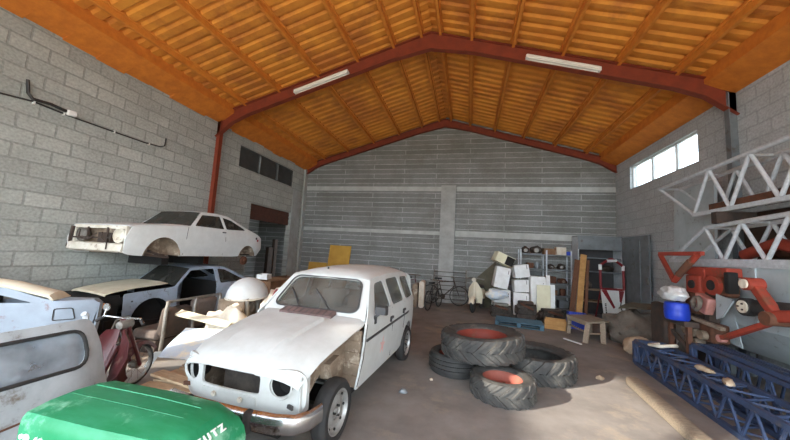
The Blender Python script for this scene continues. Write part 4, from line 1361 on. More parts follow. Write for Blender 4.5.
def flat_sheet(name, label, cat, pts, m, t=0.02, wave=0.0, group=None):
    """A bent sheet spanning four corners."""
    A, B_, C_, D_ = [Vector(p) for p in pts]
    rows = []
    for i in range(9):
        u = i / 8
        rows.append([tuple((A * (1 - u) + B_ * u) * (1 - v) + (D_ * (1 - u) + C_ * u) * v + Vector((0, 0, wave * math.sin(v * 5 + u * 3)))) for v in [j / 6 for j in range(7)]])
    o = MB().sheet(rows).build(name, m, solid=t, offset=0, smooth=40)
    return tag(o, label, cat, group)
flat_sheet('plastic_sheet', 'pale blue bent sheet sloping over the scrap heap edge', 'sheet', [(-4.05, 3.52, 0.18), (-3.1, 3.55, 0.18), (-3.15, 4.15, 0.46), (-4.2, 4.05, 0.44)], 'sheetblue', 0.015, 0.015)
flat_sheet('car_door_skin', 'long thin cream panel lying behind the pale blue sheet', 'panel', [(-4.45, 4.06, 0.60), (-3.5, 4.10, 0.50), (-3.5, 4.20, 0.55), (-4.45, 4.18, 0.65)], 'cream', 0.03)
flat_sheet('white_trim_panel', 'narrow white panel strip between moped and pale blue sheet', 'panel', [(-4.25, 3.50, 0.03), (-4.05, 3.46, 0.26), (-3.98, 3.50, 0.26), (-4.18, 3.54, 0.03)], 'white', 0.015)
for i, (x, y, z, dx, dy, dz, rz, lab) in enumerate(((-3.80, 4.45, 0.0, 0.80, 0.48, 0.92, 0.2, 'largest crumpled cream sack, behind the pale blue sheet'),
        (-3.30, 5.04, 0.0, 0.62, 0.6, 1.15, 0.4, 'full cream sack heaped in front of the white shell'),
        (-3.0, 4.48, 0.0, 0.52, 0.54, 0.95, 0.9, 'off white sack pressed against the white hatchback'))):
    o = MB().blob((x, y, z + dz * 0.3), (dx, dy, dz), 20 + i, 0.16, 22, 16, True, 2.0, rz).build('sack', 'bag', smooth=60)
    tag(o, lab, 'sack', 'pale sacks on the scrap heap')
def make_seat():
    root = thing('car_seat', 'brown grey bench seat with bent steel tube frame beside the silver wreck', 'car seat', (-4.66, 4.50, 0), math.radians(92))
    # local x runs along the seat
    MB().box((0.30, 0.0, 0.52), (0.48, 0.16, 0.50), (0.15, 0, 0)).build('backrest', 'seat', root, bevel=0.05)
    MB().box((-0.25, 0.0, 0.46), (0.46, 0.16, 0.46), (0.15, 0, 0)).build('backrest', 'rustdark', root, bevel=0.05)
    MB().box((0.02, 0.28, 0.26), (1.05, 0.48, 0.16)).build('cushion', 'seat', root, bevel=0.05)
    for x in (-0.52, 0.02, 0.58):
        MB().tube([(x, -0.08, 0.0), (x, -0.10, 0.30), (x, -0.10, 0.66), (x + 0.04, -0.08, 0.76), (x + 0.10, -0.02, 0.78)], 0.026).build('frame_tube', 'alu', root)
    MB().tube([(-0.45, -0.02, 0.78), (0.0, -0.05, 0.79), (0.62, -0.02, 0.78)], 0.022).build('frame_tube', 'alu', root)
    MB().b2((-0.5, 0.05, 0.0), (0.55, 0.5, 0.18)).build('base', 'rustdark', root)
make_seat()
def make_shell():
    root = thing('plastic_shell', 'white rounded dome shell open at the front behind the sacks', 'shell', (-4.08, 5.20, 0), 0.15)
    b = MB()
    rows = []
    for i in range(9):
        t = math.radians(90 * i / 8)
        rows.append([(0.34 * math.cos(t) * math.cos(a) + 0.03, 0.48 * math.cos(t) * math.sin(a), 0.78 + 0.36 * math.sin(t)) for a in [math.radians(-200 + 220 * j / 20) for j in range(21)]])
    b.sheet(rows)
    b.build('dome', 'white', root, solid=0.015)
    b = MB()
    b.tube([(0.34 * math.cos(a) + 0.03, 0.48 * math.sin(a), 0.775) for a in [math.radians(-200 + 220 * j / 20) for j in range(21)]], 0.018, 6)
    b.build('rim', 'whitewarm', root)
    b = MB()
    for a in (-0.35, 0.0, 0.35):
        b.tube([(0.2, a, 0.0), (0.25, a, 0.45), (0.22, a * 1.05, 0.80)], 0.035)
    b.tube([(0.27, -0.4, 0.45), (0.30, 0.4, 0.48)], 0.03)
    b.build('steel_leg', 'alu', root)
    b = MB().b2((-0.28, -0.42, 0.0), (0.20, 0.42, 0.77))
    b.build('housing', 'innerwing', root, bevel=0.02)
    b = MB()
    for y, z, r in ((-0.22, 0.62, 0.10), (0.02, 0.66, 0.08)):
        b.lathe([(r, 0), (r, 0.05), (r * 0.7, 0.05), (r * 0.7, 0.02), (0.001, 0.02)], (0.2, y, z), (1, 0, 0), 16)
    b.build('dial', 'alu', root)
make_shell()
def crate(name, label, cat, loc, rz, d, m, slats=3, group=None, z0=0.0):
    root = thing(name, label, cat, loc, rz, group=group)
    L, W, H = d
    t = 0.015
    for sy in (-1, 1):
        for k in range(slats):
            z = H * (k + 0.5) / slats
            MB().box((0, sy * (W / 2 - t / 2), z), (L, t, H / slats * 0.85)).build('side_board', m, root)
    for sx in (-1, 1):
        for k in range(slats):
            z = H * (k + 0.5) / slats
            MB().box((sx * (L / 2 - t / 2), 0, z), (t, W - 2 * t, H / slats * 0.85)).build('end_board', m, root)
    for sx in (-1, 1):
        for sy in (-1, 1):
            MB().box((sx * (L / 2 - 0.03), sy * (W / 2 - 0.03), H / 2), (0.03, 0.03, H)).build('corner_post', m, root)
    MB().box((0, 0, 0.01), (L - 0.04, W - 0.04, 0.02)).build('base_board', m, root)
    return root
def carton(name, label, loc, rz, d, m, flaps=True, group=None, cat='box', tilt=None):
    root = thing(name, label, cat, loc, rz, group=group)
    if tilt:
        root.rotation_euler = tilt
    L, W, H = d
    b = MB()
    t = 0.012
    b.b2((-L / 2, -W / 2, 0), (L / 2, W / 2, t))
    b.b2((-L / 2, -W / 2, t), (-L / 2 + t, W / 2, H))
    b.b2((L / 2 - t, -W / 2, t), (L / 2, W / 2, H))
    b.b2((-L / 2 + t, -W / 2, t), (L / 2 - t, -W / 2 + t, H))
    b.b2((-L / 2 + t, W / 2 - t, t), (L / 2 - t, W / 2, H))
    b.build('box_body', m, root, smooth=0)
    if flaps:
        for sg in (-1, 1):
            MB().hexa([(-L / 2, sg * W / 2, H), (L / 2, sg * W / 2, H), (L / 2, sg * (W / 2 + 0.10), H + 0.10), (-L / 2, sg * (W / 2 + 0.10), H + 0.10),
                       (-L / 2, sg * W / 2 - sg * 0.01, H + 0.005), (L / 2, sg * W / 2 - sg * 0.01, H + 0.005), (L / 2, sg * (W / 2 + 0.09), H + 0.11), (-L / 2, sg * (W / 2 + 0.09), H + 0.11)]).build('flap', m, root, smooth=0)
    return root
# jumble at the right of the heap
o = MB().blob((-3.26, 6.08, 0.27), (0.5, 0.55, 0.90), 31, 0.14, 18, 14).build('canvas_bundle', 'card', smooth=60)
tag(o, 'tan canvas bundle between the white shell and the hatchback windscreen', 'bundle')
o = MB().box((-3.26, 4.92, 0.93), (0.10, 0.26, 0.08), (0.2, 0.3, 0.5)).build('lamp_cluster', 'redlens', bevel=0.02)
tag(o, 'small red lamp unit lying on the cream sacks', 'lamp unit')
def make_fender():
    root = thing('engine_cover', 'cream and steel engine part standing under the white dome shell', 'engine part', (-3.58, 5.62, 0), 0.0)
    MB().b2((-0.18, -0.16, 0.0), (0.18, 0.16, 0.62)).build('block', 'bag', root, bevel=0.04)
    MB().lathe([(0.12, 0), (0.14, 0.05), (0.05, 0.12), (0.001, 0.12)], (0, 0, 0.62), (0, 0, 1), 16).build('cover', 'alu', root)
    MB().cyl((0.18, -0.02, 0.45), (0.26, -0.02, 0.45), 0.09, 16).build('pulley', 'engine', root)
make_fender()
o = MB().tube([(-4.55, 5.62, 0.62), (-4.2, 5.95, 0.66), (-3.7, 6.15, 0.64)], 0.08, 10).build('bumper_bar', 'steelgrey', smooth=60)
tag(o, 'grey tubular car bumper resting on the brown crates', 'bumper')
crate('wooden_crate', 'brown wooden crate with grey bumper on top, near the doorway', 'crate', (-4.15, 6.05, 0), 0.1, (1.0, 0.6, 0.55), 'card', 3, 'brown crates near the doorway')
def crate_at(label, loc, rz, d, m):
    return crate('wooden_crate', label, 'crate', loc, rz, d, m, 4, 'brown crates near the doorway')
crate_at('tall brown crate by the doorway, left of the pair', (-5.0, 7.15, 0), 0.05, (0.8, 1.1, 0.92), 'card')
crate_at('tall brown crate by the doorway, right of the pair', (-5.3, 8.45, 0), -0.04, (0.8, 1.1, 0.86), 'woodbrown')
carton('paper_parcel', 'small white box on the tall left crate', (-5.0, 6.95, 0.92), 0.3, (0.25, 0.35, 0.12), 'boxwhite', False)
# loose dark parts around the silver front wheel
for x, y, r, lab in ((-5.25, 3.62, 0.28, 'dark bald car tyre lying before the silver wreck nose'), (-5.45, 4.95, 0.27, 'dark car tyre lying by the silver wreck wheel arch')):
    root = thing('car_tyre', lab, 'tyre', (x, y, 0))
    MB().lathe([(r * 0.6, 0.03), (r * 0.75, 0.0), (r * 0.95, 0.02), (r, 0.09), (r * 0.95, 0.16), (r * 0.75, 0.18), (r * 0.6, 0.15), (r * 0.8, 0.09)], (0, 0, 0), (0, 0, 1), 30, closed=True).build('carcass', 'tyredark', root)
    MB().lathe([(r * 0.62, 0.03), (r * 0.55, 0.06), (r * 0.3, 0.07), (r * 0.28, 0.05), (0.001, 0.05)], (0, 0, 0), (0, 0, 1), 24).build('wheel_disc', 'rustdark', root, solid=0.01)
o = MB().tube([(-5.66, 3.98, 0.03), (-5.5, 3.99, 0.42), (-5.4, 3.98, 0.46), (-5.26, 3.97, 0.05)], 0.03).build('exhaust_pipe', 'alu', smooth=60)
tag(o, 'bent grey exhaust pipe by the silver wreck wheel arch', 'pipe')

# ------------------------------------------------------------------ left wall: cable with its socket
def make_cable():
    x = XL + 0.03
    pts = [(1.2, 3.80), (2.0, 3.82), (2.94, 3.85), (3.3, 3.90), (3.86, 3.87), (4.46, 3.87), (5.1, 3.87), (5.45, 3.90), (5.56, 3.96), (5.57, 4.14)]
    root = thing('wall_cable', 'black cable with a white socket end strung along the left block wall', 'cable', (0, 0, 0))
    MB().tube([(x, y, z) for y, z in pts], 0.013, 6).build('cord', 'cable', root)
    MB().tube([(x + 0.02, 3.30, 3.91), (x + 0.02, 3.22, 4.0), (x + 0.02, 3.19, 4.21)], 0.022, 6).build('loose_end', 'cable', root)
    MB().tube([(x + 0.02, 3.28, 3.93), (x + 0.03, 3.5, 3.95), (x + 0.02, 3.72, 3.93)], 0.026, 6).build('plug_lead', 'cable', root)
    MB().box((x + 0.03, 3.79, 3.92), (0.07, 0.14, 0.10), (0.1, 0, 0)).build('socket', 'plug', root, bevel=0.02)
    for y in (2.6, 3.31, 3.7, 4.5, 5.2):
        MB().box((x, y, 3.87 if y > 3.5 else 3.88), (0.05, 0.02, 0.05)).build('clip', 'plug', root)
make_cable()
# tubes on the portal frame
for (x0, x1, lab) in ((-4.58, -3.12, 'fluorescent batten on the left rafter of the portal frame'), (1.15, 2.60, 'fluorescent batten on the right rafter of the portal frame')):
    z0, z1 = roof_z(x0) - 0.38, roof_z(x1) - 0.38
    root = thing('ceiling_light', lab, 'ceiling light', ((x0 + x1) / 2, YM - 0.10, (z0 + z1) / 2))
    root['group'] = 'fluorescent battens on the portal frame'
    h = Vector(((x1 - x0) / 2, 0, (z1 - z0) / 2))
    MB().bar(-h, h, 0.13, 0.05).build('batten', 'tube', root, bevel=0.01)
    MB().tube([-h * 0.97 + Vector((0, -0.04, -0.045)), h * 0.97 + Vector((0, -0.04, -0.045))], 0.02, 8).build('tube', 'tube', root)
    MB().tube([-h * 0.97 + Vector((0, 0.04, -0.045)), h * 0.97 + Vector((0, 0.04, -0.045))], 0.02, 8).build('tube', 'tube', root)
    for sg in (-1, 1):
        MB().box(h * sg * 0.99 + Vector((0, 0, -0.03)), (0.04, 0.14, 0.08)).build('end_cap', 'plug', root)

# ------------------------------------------------------------------ along the back wall
def leaning_board(name, label, cat, x0, x1, y, h, lean, m, t=0.02, skew=0.0):
    b = MB().hexa([(x0, y - lean, 0), (x1, y - lean, 0), (x1, y - lean + t, 0), (x0, y - lean + t, 0), (x0 + skew, y, h), (x1 + skew, y, h - skew * 0.2), (x1 + skew, y + t, h - skew * 0.2), (x0 + skew, y + t, h)])
    return tag(b.build(name, m, smooth=0), label, cat)
leaning_board('plywood_sheet', 'taller yellow plywood sheet leaning on the back wall', 'board', -5.68, -4.74, YB - 0.05, 1.93, 0.25, 'plyyellow', 0.02, 0.05)
leaning_board('plywood_sheet', 'low yellow plywood sheet in the back left corner', 'board', -6.55, -5.73, YB - 0.05, 1.18, 0.2, 'plyyellow')

def bicycle(label, loc, rz, m, scale=1.0, group='bicycles by the back wall'):
    root = thing('bicycle', label, 'bicycle', loc, rz, scale, group)
    for x in (-0.52, 0.52):
        b = MB()
        b.lathe([(0.31, -0.018), (0.335, -0.012), (0.34, 0), (0.335, 0.012), (0.31, 0.018)], (x, 0, 0.34), (0, 1, 0), 32, closed=True)
        w = b.build('wheel', 'tyredark', root)
        b = MB()
        for k in range(14):
            a = 2 * math.pi * k / 14
            b.bar((x, 0.02 if k % 2 else -0.02, 0.34), (x + 0.31 * math.cos(a), 0, 0.34 + 0.31 * math.sin(a)), 0.004)
        b.lathe([(0.02, -0.04), (0.025, 0), (0.02, 0.04)], (x, 0, 0.34), (0, 1, 0), 10)
        b.build('spoke', 'alu', w)
    b = MB()
    bb, sp, hd, hd2 = (-0.06, 0, 0.29), (-0.20, 0, 0.80), (0.33, 0, 0.84), (0.37, 0, 0.70)
    b.tube([bb, sp], 0.016)
    b.tube([sp, hd], 0.016)
    b.tube([bb, hd2], 0.018)
    b.tube([hd, hd2], 0.02)
    for y in (-0.04, 0.04):
        b.tube([sp, (-0.52, y, 0.34)], 0.01)
        b.tube([bb, (-0.52, y, 0.34)], 0.011)
        b.tube([hd2, (0.52, y, 0.34)], 0.012)
    b.build('frame', m, root)
    b = MB()
    b.tube([hd, (0.30, 0, 0.95)], 0.014)
    b.tube([(0.22, -0.26, 0.98), (0.33, -0.2, 0.98), (0.33, 0.2, 0.98), (0.22, 0.26, 0.98)], 0.012)
    b.build('handlebar', 'chrome', root)
    b = MB()
    b.tube([sp, (-0.23, 0, 0.90)], 0.013)
    b.box((-0.24, 0, 0.92), (0.26, 0.14, 0.05))
    b.build('saddle', 'rubber', root)
    b = MB()
    b.lathe([(0.09, -0.004), (0.09, 0.004), (0.02, 0.02)], (bb[0], 0.06, bb[2]), (0, 1, 0), 18)
    b.bar((bb[0], 0.08, bb[2]), (bb[0] + 0.1, 0.09, bb[2] - 0.13), 0.02, 0.012)
    b.bar((bb[0], -0.08, bb[2]), (bb[0] - 0.1, -0.09, bb[2] + 0.13), 0.02, 0.012)
    b.build('crank', 'rustdark', root)
    return root
bicycle('dark bicycle facing right with wheel before the pilaster', (-0.78, 11.40, 0), 0.05, 'rustdark')
bicycle('dark red bicycle behind the cream folded panels by the back wall', (-1.95, 11.12, 0), 1.3, 'maroon')
bicycle('dark grey bicycle seen end on, right of the cream folded panels', (-1.05, 10.40, 0), 1.3, 'blackgrey', 0.92)
def make_panels():
    root = thing('folded_mattress', 'pair of cream folded panels stood on end by the bicycles', 'folded panel', (-1.55, 10.6, 0), 0.05)
    for x, h, m_ in ((-0.14, 0.76, 'innerwing'), (0.08, 0.86, 'bag')):
        b = MB()
        b.prism(rrect(-0.09, 0.0, 0.09, h, 0.06, 4), lambda a, z: (x + a, -0.3, z), lambda a, z: (x + a * 0.9, 0.3, z))
        b.build('panel', m_, root, bevel=0.02)
make_panels()
def make_gate():
    root = thing('bed_frame', 'grey metal rail frame standing against the back wall pilaster', 'metal frame', (-0.62, 11.80, 0))
    for x in (-0.60, 0.58):
        MB().tube([(x, 0, 0), (x, 0.03, 1.26)], 0.025).build('post', 'alu', root)
    for k in range(7):
        z = 0.15 + k * 0.165
        MB().tube([(-0.60, 0.005, z), (0.58, 0.005, z)], 0.012, 6).build('rail', 'rustdark', root)
make_gate()
def make_scooter():
    root = thing('motor_scooter', 'cream motor scooter with a white apron facing out from the back wall', 'scooter', (0.20, 10.30, 0), math.radians(-105))
    for x in (0, -1.15):
        MB().lathe([(0.13, -0.045), (0.2, -0.05), (0.24, -0.02), (0.24, 0.02), (0.2, 0.05), (0.13, 0.045), (0.001, 0.03)], (x, 0, 0.24), (0, 1, 0), 24).build('wheel', 'tyredark', root)
    b = MB()
    rows = []
    for a in range(20, 170, 12):
        t = math.radians(a)
        rows.append([(0.28 * math.cos(t), v, 0.26 + 0.28 * math.sin(t) - (0.05 if abs(v) > 0.06 else 0)) for v in (-0.08, -0.07, 0, 0.07, 0.08)])
    b.sheet(rows)
    b.build('mudguard', 'cream', root, solid=0.01)
    b = MB()
    rows = []
    for z, x, w in ((0.26, -0.30, 0.20), (0.50, -0.20, 0.24), (0.75, -0.14, 0.20), (0.95, -0.10, 0.07)):
        rows.append([(x - 0.08 * k * k, w * k, z) for k in (-1, -0.6, 0, 0.6, 1)])
    b.sheet(rows)
    b.build('leg_apron', 'cream', root, solid=0.02)
    MB().tube([(0, 0, 0.3), (-0.10, 0, 0.6), (-0.14, 0, 1.05)], 0.05).build('steering_column', 'cream', root)
    MB().tube([(-0.20, -0.30, 1.05), (-0.14, -0.1, 1.08), (-0.14, 0.1, 1.08), (-0.20, 0.30, 1.05)], 0.022).build('handlebar', 'alu', root)
    MB().lathe([(0.001, 0.07), (0.06, 0.06), (0.07, 0.0), (0.05, -0.08)], (-0.05, 0, 1.03), (1, 0, 0), 14).build('headlamp', 'whitewarm', root)
    MB().b2((-0.75, -0.16, 0.22), (-0.30, 0.16, 0.28)).build('footboard', 'rustdark', root, bevel=0.02)
    MB().blob((-1.0, 0, 0.50), (0.62, 0.36, 0.46), 5, 0.04).build('rear_body', 'cream', root)
    MB().blob((-0.92, 0, 0.76), (0.65, 0.28, 0.14), 6, 0.03).build('saddle', 'rubber', root)
make_scooter()
o = MB().hexa([(0.20, 11.7, 0.0), (1.15, 11.6, 0.0), (1.15, 11.63, 0.0), (0.20, 11.73, 0.0), (0.26, 11.98, 0.92), (1.0, 11.98, 1.63), (1.0, 12.0, 1.63), (0.26, 12.0, 0.92)]).build('tarpaulin_board', 'tarpgreen', smooth=0)
tag(o, 'olive slanting sheet leaning on the back wall behind the scooter', 'sheet')

# heap of white enamel boxes
def appliance(label, loc, d, tilt, m='boxwhite', door=True, name='appliance_casing'):
    root = thing(name, label, 'appliance casing', loc)
    root.rotation_euler = tilt
    root['group'] = 'white appliance casings by the back wall'
    L, W, H = d
    t = 0.02
    b = MB()
    b.plate(rrect(-L / 2, 0, L / 2, H, 0.02, 2), [], lambda a, z: (a, -W / 2, z))
    b.prism(rrect(-L / 2, 0, L / 2, H, 0.02, 2), lambda a, z: (a, -W / 2 + 0.01, z), lambda a, z: (a, W / 2, z))
    b.build('casing', m, root, smooth=30)
    if door:
        MB().prism(rrect(-L / 2 + 0.03, 0.04, L / 2 - 0.03, H - 0.04, 0.02, 2), lambda a, z: (a, -W / 2 - 0.012, z), lambda a, z: (a, -W / 2 + 0.005, z)).build('door', m, root, smooth=30)
        MB().box((L / 2 - 0.07, -W / 2 - 0.02, H * 0.8), (0.02, 0.015, 0.12)).build('handle', 'alu', root)
    return root
R_ = math.radians
appliance('white casing at the bottom left of the white heap', (1.10, 10.95, 0), (0.50, 0.5, 0.74), (0, 0, 0.1))
appliance('tilted white casing second up on the left of the white heap', (1.04, 10.95, 0.80), (0.44, 0.45, 0.68), (0, R_(10), 0.1))
def open_box():
    root = thing('open_box', 'open cream box tipped over at the very top of the white heap', 'box', (1.10, 10.95, 1.58))
    root.rotation_euler = (0, R_(22), 0.25)
    L, W, H = 0.62, 0.4, 0.32
    b = MB()
    b.b2((-L / 2, -W / 2, 0), (L / 2, W / 2, 0.015))
    b.b2((-L / 2, -W / 2, H - 0.015), (L / 2, W / 2, H))
    b.b2((-L / 2, W / 2 - 0.015, 0.015), (L / 2, W / 2, H - 0.015))
    b.b2((-L / 2, -W / 2, 0.015), (0.02, -W / 2 + 0.015, H - 0.015))
    b.b2((-L / 2, -W / 2, 0.015), (-L / 2 + 0.015, W / 2, H - 0.015))
    b.build('box_body', 'boxcream', root, smooth=0)
    MB().b2((0.03, -W / 2 + 0.02, 0.016), (L / 2 - 0.01, W / 2 - 0.02, H - 0.016)).build('lining', 'dark', root, smooth=0)
open_box()
appliance('white casing at the bottom of the middle column of the heap', (1.70, 10.9, 0), (0.46, 0.45, 0.70), (0, 0, -0.05))
appliance('white casing in the middle of the middle column of the heap', (1.70, 10.92, 0.725), (0.44, 0.42, 0.38), (0, R_(-3), 0.1))
appliance('white casing at the top of the middle column of the heap', (1.72, 10.92, 1.185), (0.45, 0.42, 0.40), (0, R_(-9), 0.12))
appliance('white upright casing at the right of the heap, beside the shelving', (2.20, 10.75, 0), (0.43, 0.42, 1.25), (0, R_(-2), 0.0))
leaning_board('enamel_panel', 'cream enamel panel standing before the white heap', 'panel', 2.07, 2.45, 10.30, 1.02, 0.08, 'boxcream', 0.025)
leaning_board('enamel_panel', 'white enamel panel just behind the cream panel', 'panel', 2.28, 2.60, 10.40, 1.04, 0.08, 'boxwhite', 0.025)
leaning_board('white_board', 'narrow white board beside the shelf post', 'board', 2.46, 2.58, 10.9, 1.30, 0.12, 'boxwhite', 0.03)
o = MB().blob((0.90, 10.42, 0.42), (0.66, 0.4, 0.34), 8, 0.14, 20, 14, False, 2.2).build('cloth_bundle', 'sheetblue', smooth=60)
o.location.z = 0.2
tag(o, 'pale blue cloth heaped on the engine beside the scooter', 'cloth')

def engine_block(label, loc, rz, d, seed):
    root = thing('engine_block', label, 'engine', loc, rz, group='scrap engines on the floor')
    L, W, H = d
    rnd = random.Random(seed)
    b = MB()
    b.b2((-L / 2, -W / 2, 0), (L / 2, W / 2, H * 0.28))
    b.b2((-L * 0.45, -W * 0.4, H * 0.28), (L * 0.45, W * 0.4, H * 0.72))
    for k in range(4):
        x = -L * 0.36 + L * 0.24 * k
        b.cyl((x, -W * 0.4, H * 0.5), (x, -W * 0.55, H * 0.5), L * 0.07, 10)
    b.build('crankcase', 'engine', root, bevel=0.012)
    MB().b2((-L * 0.42, -W * 0.25, H * 0.72), (L * 0.42, W * 0.25, H * 0.92)).build('rocker_cover', 'alu' if seed % 2 else 'rustdark', root, bevel=0.03)
    MB().cyl((-L * 0.45, 0, H * 0.45), (-L * 0.58, 0, H * 0.45), H * 0.22, 18).build('pulley', 'rustdark', root)
    MB().cyl((L * 0.45, 0, H * 0.42), (L * 0.55, 0, H * 0.42), H * 0.36, 22).build('flywheel', 'engine', root)
    b = MB()
    b.tube([(-L * 0.3, -W * 0.5, H * 0.8), (0, -W * 0.62, H * 0.7), (L * 0.35, -W * 0.5, H * 0.55)], 0.03)
    b.build('manifold', 'rust', root)
    return root
engine_block('oily engine block with ribbed front under the pale blue cloth', (1.02, 10.25, 0), 0.0, (0.56, 0.42, 0.42), 1)
engine_block('brown oily engine block in the middle of the scrap engines', (1.74, 10.2, 0), -0.05, (0.52, 0.42, 0.56), 2)
engine_block('dark engine and gearbox before the cream enamel panel', (2.38, 9.95, 0), 0.25, (0.62, 0.42, 0.42), 4)

pal = wooden_pallet('blue_pallet', 'faded blue wooden pallet on the floor before the engines', (1.38, 9.10, 0), -0.13, 1.18, 0.75, M['pallet'], 5)

# shelving with clutter
def make_shelving():
    root = thing('shelf_unit', 'grey metal open shelving against the back wall left of the cabinet', 'shelving', (0, 0, 0))
    x0, x1, y0, y1 = 1.78, 3.36, 11.42, 11.90
    for x in (x0, 2.60, x1):
        for y in (y0, y1):
            MB().b2((x - 0.02, y - 0.02, 0), (x + 0.02, y + 0.02, 2.12)).build('upright', 'galv', root)
    for z in (0.22, 0.62, 1.02, 1.48, 1.98):
        MB().b2((x0, y0 - 0.01, z - 0.035), (x1, y1 + 0.01, z)).build('shelf', 'steelgrey', root)
make_shelving()
rnd = random.Random(11)
items = []
SHZ = (0.22, 0.62, 1.02, 1.48, 1.98)
kinds = ['card', 'rust', 'engine', 'bag', 'woodbrown', 'steelgrey', 'bluebright', 'rustdark', 'tarp']
def clutter(label, loc, rz, d, m, kind):
    if kind == 'box':
        return carton('cardboard_box', label, loc, rz, d, m, False, 'small goods on the metal shelves')
    root = thing('tin_can' if kind == 'tin' else 'machine_part', label, 'tin' if kind == 'tin' else 'machine part', loc, rz, group='small goods on the metal shelves')
    if kind == 'tin':
        MB().lathe([(0.001, 0), (d[0] / 2, 0), (d[0] / 2, d[2]), (d[0] / 2 * 0.9, d[2]), (d[0] / 2 * 0.9, d[2] - 0.01), (0.001, d[2] - 0.01)], (0, 0, 0), (0, 0, 1), 16).build('tin_body', m, root)
        MB().tube([(-d[0] / 2, 0, d[2] * 0.8), (-d[0] * 0.3, 0, d[2] * 1.15), (d[0] * 0.3, 0, d[2] * 1.15), (d[0] / 2, 0, d[2] * 0.8)], 0.005, 5).build('tin_handle', 'alu', root)
    else:
        MB().blob((0, 0, d[2] * 0.36), d, int(abs(loc[0] * 100)), 0.15, 12, 8).build('casting', m, root)
        MB().cyl((0, -d[1] * 0.5, d[2] * 0.35), (0, d[1] * 0.3, d[2] * 0.35), d[2] * 0.22, 10).build('bearing', 'alu', root)
    return root
cols = {'card': 'brown', 'rust': 'rusty', 'engine': 'black', 'bag': 'cream', 'woodbrown': 'dark brown', 'steelgrey': 'grey', 'bluebright': 'blue', 'rustdark': 'dark rusty', 'tarp': 'grey brown'}
shelfname = ('bottom shelf', 'second shelf', 'middle shelf', 'fourth shelf', 'top shelf')
plan = [  # shelf, x, kind, material, size
    (4, 2.72, 'box', 'card', (0.36, 0.3, 0.20)), (4, 3.08, 'box', 'bag', (0.30, 0.3, 0.26)), (4, 2.30, 'part', 'engine', (0.4, 0.3, 0.34)), (4, 1.95, 'part', 'rustdark', (0.26, 0.3, 0.3)), (4, 3.31, 'box', 'bluebright', (0.12, 0.25, 0.12)),
    (3, 2.78, 'part', 'rustdark', (0.24, 0.26, 0.2)), (3, 3.1, 'part', 'engine', (0.26, 0.26, 0.24)), (3, 2.35, 'tin', 'steelgrey', (0.16, 0.16, 0.2)), (3, 2.1, 'box', 'woodbrown', (0.2, 0.3, 0.18)),
    (2, 2.78, 'box', 'rust', (0.28, 0.3, 0.22)), (2, 3.15, 'part', 'rust', (0.3, 0.3, 0.2)), (2, 2.40, 'part', 'engine', (0.26, 0.3, 0.24)),
    (1, 2.80, 'box', 'card', (0.3, 0.3, 0.16)), (1, 3.15, 'tin', 'rust', (0.18, 0.18, 0.22)), (0, 2.80, 'part', 'rustdark', (0.3, 0.3, 0.26)), (0, 3.15, 'box', 'steelgrey', (0.28, 0.3, 0.24))]
nm = {'box': 'box', 'part': 'casting', 'tin': 'tin'}
for sh, x, kd, m_, d in plan:
    where = 'left of' if x < 2.6 else 'right of'
    clutter('%s %s on the %s of the metal shelving %s its middle post' % (cols[m_], nm[kd], shelfname[sh], where), (x, 11.65, SHZ[sh] + 0.003), rnd.uniform(-0.15, 0.15) if kd == 'part' else 0.0, d, m_, kd)

# planks leaning in front of the cabinet's left side
for (xb, xt, m_, w, lab) in ((3.08, 3.42, 'woodbrown', 0.16, 'dark brown board leaning at the cabinet corner, left of the tan board'), (3.28, 3.60, 'woodtan', 0.17, 'tan board leaning at the cabinet corner, tallest of three'), (3.47, 3.72, 'woodbrown', 0.09, 'narrow brown batten leaning right of the tan board')):
    plank(lab, (xb, 10.55, 0.02), (xt, 11.02, 2.02 if m_ == 'woodtan' else 1.85), w, 0.03, m_, 'boards leaning on the cabinet', 'leaning_board', 'board', (0, -1, 0.2))

def make_cabinet():
    root = thing('steel_cabinet', 'tall grey steel cabinet standing open in the back right corner', 'cabinet', (0, 0, 0))
    x0, x1, y0, y1, h = 3.52, 4.80, 11.28, 11.90, 2.62
    for nm_, lo, hi in (('side_panel', (x0, y0, 0), (x0 + 0.03, y1, h)), ('side_panel', (x1 - 0.03, y0, 0), (x1, y1, h)), ('back_panel', (x0, y1 - 0.02, 0), (x1, y1, h)), ('top_panel', (x0, y0, h), (x1, y1, h + 0.03)), ('plinth', (x0, y0, 0), (x1, y1, 0.08)), ('lintel', (x0, y0 - 0.005, h - 0.42), (x1, y0 + 0.015, h))):
        MB().b2(lo, hi).build(nm_, 'blackgrey' if nm_ == 'back_panel' else 'galv' if nm_ == 'side_panel' else 'steelgrey', root)  # back panel near black: shade of the cabinet interior put into its colour
    for z in (0.55, 0.92, 1.5, 1.95):
        MB().b2((x0 + 0.03, y0 + 0.04, z - 0.03), (x1 - 0.03, y1 - 0.02, z)).build('shelf', 'steelgrey' if z > 1 else 'palletwood', root)
    d = MB().hexa([(x1 - 0.02, y0 - 0.01, 0.10), (x1 + 0.01, y0, 0.10), (4.86, 9.86, 0.10), (4.83, 9.86, 0.10), (x1 - 0.02, y0 - 0.01, h), (x1 + 0.01, y0, h), (4.86, 9.86, h), (4.83, 9.86, h)]).build('door', 'steelgrey', root)
    MB().bar((4.80, 10.3, 0.2), (4.80, 10.3, 2.5), 0.06, 0.02).build('door_rib', 'steelgrey', d)
    MB().b2((4.79, 9.92, 1.25), (4.83, 9.96, 1.45)).build('door_handle', 'alu', d)
    d2 = MB().hexa([(x0 - 0.02, y0 - 0.5, 0.10), (x0 + 0.0, y0 - 0.5, 0.10), (x0 + 0.03, y0, 0.10), (x0, y0, 0.10), (x0 - 0.02, y0 - 0.5, h), (x0, y0 - 0.5, h), (x0 + 0.03, y0, h), (x0, y0, h)])
    return root
make_cabinet()
